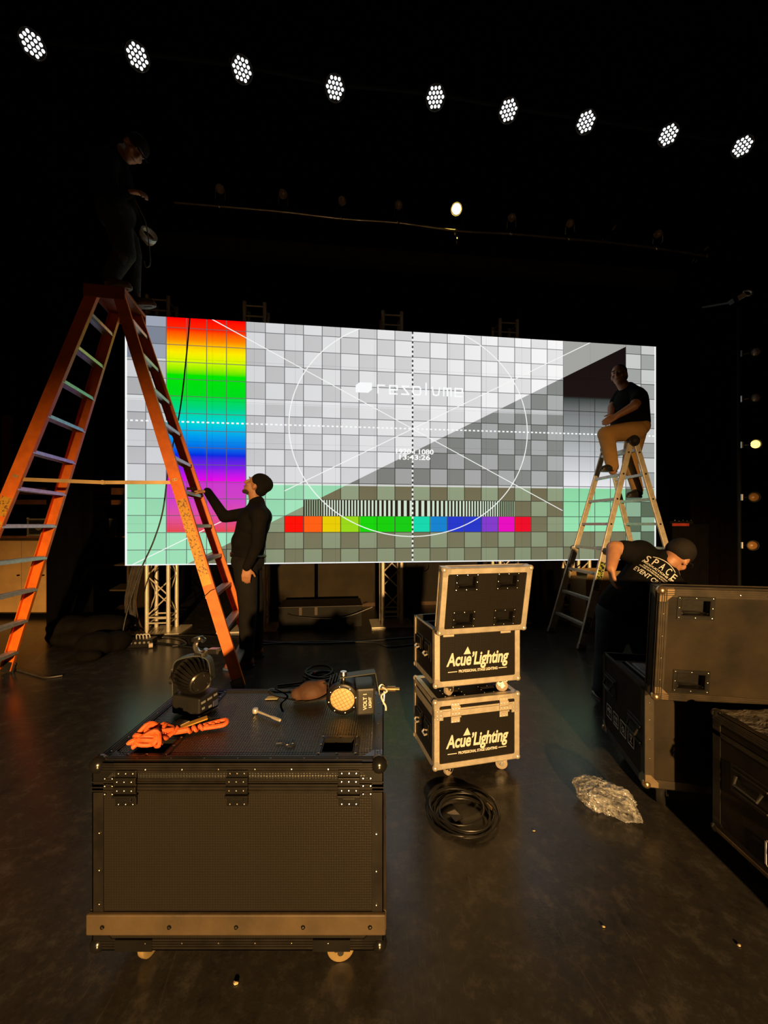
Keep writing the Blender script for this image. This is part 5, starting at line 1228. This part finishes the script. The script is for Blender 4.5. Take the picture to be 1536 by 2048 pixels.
# crumpled clear bag
bg = bmesh.new(); bmesh.ops.create_icosphere(bg, subdivisions=5, radius=1.0); rng = random.Random(4)
from mathutils import noise as NZ
for v_ in bg.verts:
    p = v_.co.copy(); n1_ = NZ.noise(p*1.6+V((3,1,2))); n2_ = 1-abs(NZ.noise(p*4.2+V((7,0,0)))); n3_ = 1-abs(NZ.noise(p*9.0)); n4_ = 1-abs(NZ.noise(p*19.0))
    k_ = 0.82+0.25*n1_+0.20*(n2_-0.6)+0.14*(n3_-0.6)+0.07*(n4_-0.6)
    v_.co = V((p.x*0.116*k_+p.y*-0.02, p.y*0.112*k_+p.x*-0.025, max(0.001, p.z*0.075*k_+0.055)))
    if p.y < -0.3 and p.x > 0.0: v_.co += V((0.03*(abs(p.y)-0.3),-0.11*(abs(p.y)-0.3)*p.x,-0.010)); v_.co.z = max(0.001, v_.co.z)
me = bpy.data.meshes.new('plastic_bag'); bg.to_mesh(me); bg.free()
BAG, nt, b = nodes_of('crinkled_clear_plastic'); X.nt = nt
b.inputs['Base Color'].default_value = (0.55,0.54,0.53,1); b.inputs['Roughness'].default_value = 0.12; b.inputs['Metallic'].default_value = 0.15
tc = nt.nodes.new('ShaderNodeTexCoord'); n1 = nt.nodes.new('ShaderNodeTexVoronoi'); n1.inputs['Scale'].default_value = 48; nt.links.new(tc.outputs['Object'], n1.inputs['Vector'])
bp = nt.nodes.new('ShaderNodeBump'); bp.inputs['Strength'].default_value = 0.9; bp.inputs['Distance'].default_value = 0.012; nt.links.new(n1.outputs['Distance'], bp.inputs['Height']); nt.links.new(bp.outputs['Normal'], b.inputs['Normal'])
tr = nt.nodes.new('ShaderNodeBsdfTransparent'); mx = nt.nodes.new('ShaderNodeMixShader'); n2 = nt.nodes.new('ShaderNodeTexNoise'); n2.inputs['Scale'].default_value = 16; n2.inputs['Detail'].default_value = 5; nt.links.new(tc.outputs['Object'], n2.inputs['Vector'])
nt.links.new((hi(X(n2.outputs['Fac']), 0.30, 3.2)*0.82).s, mx.inputs[0]); nt.links.new(b.outputs[0], mx.inputs[1]); nt.links.new(tr.outputs[0], mx.inputs[2]); nt.links.new(mx.outputs[0], nt.nodes['Material Output'].inputs[0])
me.materials.append(BAG); o = link('plastic_bag', me); tag(o, 'crumpled clear plastic bag on the floor beside the open case', 'plastic bag'); o.location = (1.048, 1.835, 0.0)
# small scraps
for i, (px, py, lb) in enumerate(((472, 1968, 'pale scrap of paper on the floor under the big case'), (1207, 1855, 'pale crumb of debris in the middle of the bare floor at the lower right'), (1068, 1663, 'pale crumb right of the coiled cable'), (1478, 1892, 'pale crumb near the lower right corner'))):
    q = FL(px, py); b_ = bmesh.new(); bmesh.ops.create_icosphere(b_, subdivisions=1, radius=0.005 if i else 0.007)
    for v_ in b_.verts: v_.co = V((v_.co.x*(1+0.5*rng.random()), v_.co.y*(0.6+0.6*rng.random()), v_.co.z*0.5+0.0025))
    me = bpy.data.meshes.new('scrap'); b_.to_mesh(me); b_.free(); me.materials.append(mat('cream_paper', (0.66,0.54,0.30), 0.7)); o = link('scrap', me); o.location = (q.x, q.y, 0.001); tag(o, lb, 'debris', 'scraps on the floor')
# cables along the foot of the wall and hanging
def cable(label, pts, r=0.009, m=CABLE, n=8): return tag(MB().tube(spline(pts, n), r, 7).build('cable', m, smooth=True), label, 'cable')
def fz(px, py, z=0.009): q = FL(px, py); q.z = z; return q
cable('black cable hanging in front of the left side of the screen', [P(380, 632, 4.50), P(372, 720, 4.42), P(360, 820, 4.40), P(338, 930, 4.38), P(326, 1020, 4.36), P(308, 1080, 4.34), P(284, 1134, 4.32), P(264, 1190, 4.28), P(248, 1250, 4.24), fz(243, 1300)], 0.008)
cable('black cable running along the floor below mid screen', [fz(520, 1284), fz(600, 1288), fz(700, 1286), fz(790, 1279), fz(836, 1276)], 0.011)
cable('black cable crossing in front of the bright truss base plate', [fz(524, 1290), fz(620, 1285), fz(740, 1286), fz(780, 1295), fz(836, 1289)], 0.010)
cable('black cable trailing from the power box towards the orange ladder', [fz(300, 1287), fz(340, 1290), fz(400, 1300), fz(440, 1306)], 0.012)
cable('thin cable lying in a bend beside the left truss foot', [fz(296, 1281), fz(330, 1276), fz(362, 1281), fz(372, 1290), fz(345, 1294)], 0.007, mat('grey_cable', (0.06,0.055,0.05), 0.45))
cable('long cable running behind the man in the beanie', [fz(296, 1275), fz(380, 1272), fz(450, 1276), fz(520, 1278)], 0.010)
cable('cable curling on the floor at the far left', [fz(30, 1340), fz(70, 1352), fz(92, 1357), fz(125, 1353)], 0.007, MATS['grey_cable'])
cable('cable hanging in a loop under the screen beside the raised lid', [P(832, 1126, 5.05), P(834, 1138, 5.05), P(845, 1143, 5.05), P(856, 1138, 5.05), P(858, 1126, 5.05)], 0.006)
bun = thing('cable_bundle', 'bundle of cables dropping from the left end of the screen', 'cable', FL(272, 1268))
bl0 = V(bun.location); rng = random.Random(11)
for i in range(9):
    x0 = 252+i*2.7; MB().tube(spline([P(x0+14, 1128, 4.90)-bl0, P(x0+4+rng.uniform(-3,3), 1170, 4.84)-bl0, P(x0-2+rng.uniform(-3,3), 1210, 4.78)-bl0, P(x0+rng.uniform(-8,8), 1245, 4.78)-bl0, P(x0+rng.uniform(-14,22), 1262, 4.74+0.05*rng.random())-bl0], 6), 0.010, 6).build('strand', mat('brown_cable', (0.055,0.032,0.02), 0.5) if i % 3 == 1 else MATS['grey_cable'], bun, smooth=True)
pb = thing('power_box', 'low black power distribution box at the left end of the screen', 'power box', FL(247, 1297), 0.15)
MB().box(0, 0.29, 0, 0.14, 0.0, 0.085).build('box', BLKM, pb, bevel=0.005)
for i in range(6): MB().cyl((0.03+i*0.045, -0.004, 0.055), (0.03+i*0.045, 0.0, 0.055), 0.013, n=10).build('socket', mat('socket_grey', (0.20,0.19,0.18), 0.5), pb)
for i in range(4): MB().tube(spline([(0.11+i*0.035, 0.05, 0.085), (0.10+i*0.035+0.01, 0.05, 0.13), (0.13+i*0.035, 0.06, 0.125), (0.135+i*0.035, 0.07, 0.09)], 5), 0.006, 6).build('jumper_lead', mat('white_cable', (0.66,0.62,0.56), 0.5), pb, smooth=True)
for i in range(4): MB().cyl((-0.055+i*0.022, 0.04, 0.085), (-0.04+i*0.022, 0.05, 0.125), 0.013, n=8).build('yellow_plug', mat('yellow_plug', (0.50,0.28,0.05), 0.5), pb)
MB().cyl((0.27,-0.035,0.03), (0.305,-0.02,0.03), 0.026, n=12).build('round_connector', mat('pale_connector', (0.6,0.5,0.4), 0.4), pb, smooth=True)
sb = FL(168, 1325); sbt = thing('sandbag', 'dark saddle-shaped bag slumped on the floor left of the power box', 'bag', (sb.x, sb.y, 0)); s0 = V(sbt.location)
part('bag', [ell(s0+V((-0.05,0.22,0.11)), (0.18,0.17,0.13)), ell(s0+V((0.06,0.36,0.10)), (0.15,0.15,0.11)), ell(s0+V((0.0,0.05,0.05)), (0.13,0.09,0.06))], 0.015, 5, mat('dark_canvas', (0.0065,0.005,0.0036), 0.9, bump=0.9, bscale=9, spec=0.1), sbt)
# carton below the aluminium ladder
cb_ = thing('carton', 'tall brown cardboard carton standing below the aluminium ladder', 'carton', (P(1172, 1262, 4.88).x, 4.88, 0), 0.12)
CARD = mat('cardboard', (0.32,0.195,0.08), 0.8, var=0.12, scale=5, bump=0.1)
MB().box(0, 0.44, 0, 0.34, 0, 0.665).build('box', CARD, cb_, bevel=0.004)
mb = MB(); mb.obox((0.22,-0.002,0.665), (0.22,-0.045,0.765), V((0.22,0,0)), V((0,0.002,0.001))); mb.build('flap', CARD, cb_)
mb = MB(); mb.obox((0.22,0.342,0.665), (0.22,0.40,0.755), V((0.22,0,0)), V((0,0.002,0.001))); mb.build('flap', CARD, cb_)
# timber props and dark boxes behind the wall line
for i, (x0, x1, lb) in enumerate(((1086, 1093, 'leaning orange-brown timber prop under the right half of the screen'), (1074, 1075, 'second, darker timber prop leaning just left of the orange-brown one'))):
    a = P(x0, 1126, 5.5); c = FL(x1, 1228); c = V((P(x1, 1220, 5.6).x, 5.6, 0.0))
    tag(MB().obox(c, a+(a-c)*0.2, V((0.028,0,0)), V((0,0.014,0))).build('timber_prop', mat('prop_timber', (0.22,0.075,0.025), 0.7, scale=20) if i == 0 else mat('prop_timber_dark', (0.09,0.04,0.02), 0.7)), lb, 'timber')
rb_ = thing('storage_chest', 'long low dark chest on the floor below the screen, draped with cable', 'chest', (P(560, 1278, 5.05).x, 4.98, 0), WYAW)
MB().box(0, 1.08, 0, 0.5, 0.0, 0.27).build('body', mat('chest_black', (0.004,0.0035,0.003), 0.8), rb_, bevel=0.006)
MB().box(-0.006, 1.086, -0.006, 0.506, 0.27, 0.285).build('lid', mat('chest_lid', (0.012,0.008,0.006), 0.5), rb_, bevel=0.004)
for x in (0.28, 0.48): MB().box(x-0.02, x+0.02, -0.012, 0, 0.17, 0.275).build('latch', mat('chest_latch', (0.05,0.03,0.018), 0.5), rb_, bevel=0.002)
cable('cable sagging over the front of the long dark chest', [P(575, 1228, 4.95), P(600, 1234, 4.93), P(660, 1237, 4.93), P(700, 1231, 4.93), P(745, 1214, 4.95)], 0.008)
# backdrop flats behind the legs of the wall
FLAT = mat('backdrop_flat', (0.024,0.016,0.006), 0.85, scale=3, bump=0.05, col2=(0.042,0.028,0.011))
fl_l = ['brown backdrop flat low behind the screen, left of the dark gap', 'brown backdrop flat low behind the screen, right of the dark gap', 'darker backdrop flat behind the stacked cases']
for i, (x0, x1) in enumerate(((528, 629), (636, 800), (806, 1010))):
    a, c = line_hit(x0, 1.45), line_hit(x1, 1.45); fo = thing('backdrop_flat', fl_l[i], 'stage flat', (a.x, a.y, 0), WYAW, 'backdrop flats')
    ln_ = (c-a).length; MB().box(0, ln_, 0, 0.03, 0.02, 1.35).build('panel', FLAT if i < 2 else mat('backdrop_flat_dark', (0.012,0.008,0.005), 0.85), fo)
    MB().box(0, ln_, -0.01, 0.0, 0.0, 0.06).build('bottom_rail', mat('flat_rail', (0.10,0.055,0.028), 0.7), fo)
# ------------------------------------------------------------------ left wing
struct_leg = drape('stage_curtain', P(92, 900, 4.75).x, P(186, 900, 4.95).x, 4.75, 4.95, 0.01, 7.0, 0.035, 0.19); tag(struct_leg, 'tall black curtain hanging behind the orange ladder', 'curtain')
PLY = mat('plywood', (0.62,0.36,0.13), 0.65, var=0.12, scale=4, bump=0.05); TIM = mat('brown_timber', (0.16,0.055,0.018), 0.7, var=0.2, scale=15)
cbn = thing('storage_cabinet', 'plywood storage cabinet with closed doors in the left wing', 'cabinet', (P(-60, 1230, 5.6).x, 5.6, 0))
cw = P(92, 1230, 5.6).x-cbn.location.x
MB().box(0, cw+0.4, 0.02, 0.6, 0.06, 1.16).build('body', mat('dark_ply', (0.05,0.028,0.012), 0.7), cbn)
for i in range(3):
    x0 = cw-0.36*(3-i)-0.0; d_ = MB().box(x0+0.004, x0+0.356, 0, 0.018, 0.08, 1.12).build('door', PLY, cbn, bevel=0.002); MB().cyl((x0+0.33,-0.03,0.62), (x0+0.33,0.0,0.62), 0.012, n=10).build('knob', BLKM, d_)
MB().box(cw+0.004, cw+0.36, 0, 0.018, 0.08, 1.12).build('door', PLY, cbn, bevel=0.002)
MB().box(-0.02, cw+0.42, -0.03, 0.62, 1.16, 1.19).build('top_board', TIM, cbn)
tag(MB().obox(P(15, 990, 5.7), P(15, 832, 5.7), V((0.055,0,0)), V((0,0.03,0))).build('timber_post', TIM), 'upright brown timber post at the far left edge', 'timber')
for i, (y0, lb) in enumerate(((982, 'upper brown shelf rail in the left wing'), (1004, 'lower brown shelf rail in the left wing'))):
    tag(MB().obox(P(-40, y0, 5.75), P(262, y0+1, 5.75), V((0,0,0.05 if i == 0 else 0.035)), V((0,0.02,0))).build('shelf_rail', TIM), lb, 'shelf')
sc_l = ['small metal-cornered equipment case on the left wing cabinet', 'dark equipment case on the shelf between curtain and screen']
for i, (px, py) in enumerate(((56, 1058), (188, 1062))):
    q = P(px, py, 5.62); o = thing('equipment_case', sc_l[i], 'road case', (q.x, 5.62, 1.19)); MB().box(0, 0.32, 0, 0.3, 0, 0.255).build('body', BLK, o)
    em = mat('dull_edge', (0.30,0.24,0.16), 0.5, 0.4) if i == 0 else mat('dim_edge', (0.10,0.08,0.06), 0.5, 0.4)
    for xx in (0, 0.32):
        for z0 in (0, 0.255): MB().ell((xx, 0, z0), 0.02).build('corner', em, o)
        MB().box(xx-0.012, xx+0.012, -0.004, 0.0, 0, 0.255).build('edge_trim', em, o)
    for z0 in (0.012, 0.243): MB().box(0, 0.32, -0.004, 0.0, z0-0.012, z0+0.012).build('edge_trim', em, o)
    MB().lathe([(0.03,0),(0.05,0.002),(0.05,0.008),(0.03,0.008)], o=(0.16,-0.002,0.13), axis=(0,-1,0), n=18).build('latch', em, o)
sh = thing('shelf_unit', 'dark shelf unit seen between the black curtain and the screen', 'shelf', (P(186, 1230, 5.62).x, 5.62, 0)); 
MB().box(-0.2, 0.50, 0.02, 0.6, 1.165, 1.19).build('shelf', TIM, sh)
for z in (0.75, 0.38, 0.04): MB().box(-0.2, 0.50, 0.02, 0.6, z, z+0.02).build('shelf', mat('dark_ply', (0.05,0.028,0.012), 0.7), sh)
for x in (-0.2, 0.48): MB().box(x, x+0.03, 0.02, 0.6, 0, 1.165).build('side', mat('dark_ply', (0.05,0.028,0.012), 0.7), sh)
# soft black heap at the far left
hp = FL(85, 1345); ht = thing('folded_cloth', 'heap of folded black cloth beside the foot of the orange ladder', 'cloth', (hp.x-0.25, 4.25, 0)); h0 = V(ht.location)
part('heap', [ell(h0+V((0.0,0.1,0.10)), (0.42,0.25,0.12)), ell(h0+V((0.15,0.15,0.22)), (0.30,0.2,0.10)), ell(h0+V((-0.2,0.12,0.2)), (0.22,0.2,0.12))], 0.02, 4, mat('dark_canvas', (0.0065,0.005,0.0036), 0.9, bump=0.9, bscale=9, spec=0.1), ht)
# ------------------------------------------------------------------ right wing
rs = thing('equipment_rack', 'tall dark equipment rack in the right wing with a red strap', 'rack', (P(1345, 1200, 5.7).x, 5.7, 0))
MB().box(0, 0.55, 0, 0.6, 0.0, 1.36).build('cabinet', mat('rack_black', (0.004,0.003,0.0026), 0.8, spec=0.1), rs, bevel=0.006)
MB().box(-0.01, 0.24, -0.01, 0.0, 1.335, 1.375).build('red_strap', mat('plain_red', (0.5,0.05,0.03), 0.5), rs)
mb = MB()
for i in range(5): mb.ell((0.03+i*0.06, -0.006, 1.42-0.01*(i % 2)), 0.008, nu=8, nv=6)
MB().box(0, 0.35, 0.05, 0.4, 1.36, 1.41).build('mixer', BLKM, rs); mb.build('knobs', STEEL, rs)
tag(drape('stage_curtain', P(1382, 900, 7.3).x, P(1475, 900, 7.4).x, 7.3, 7.4, 0.01, 7.0, 0.04, 0.2, mat('maroon_drape', (0.005,0.0022,0.0015), 0.9, bump=0.3, bscale=6, spec=0.08)), 'tall dark curtain hanging in the right wing', 'curtain')
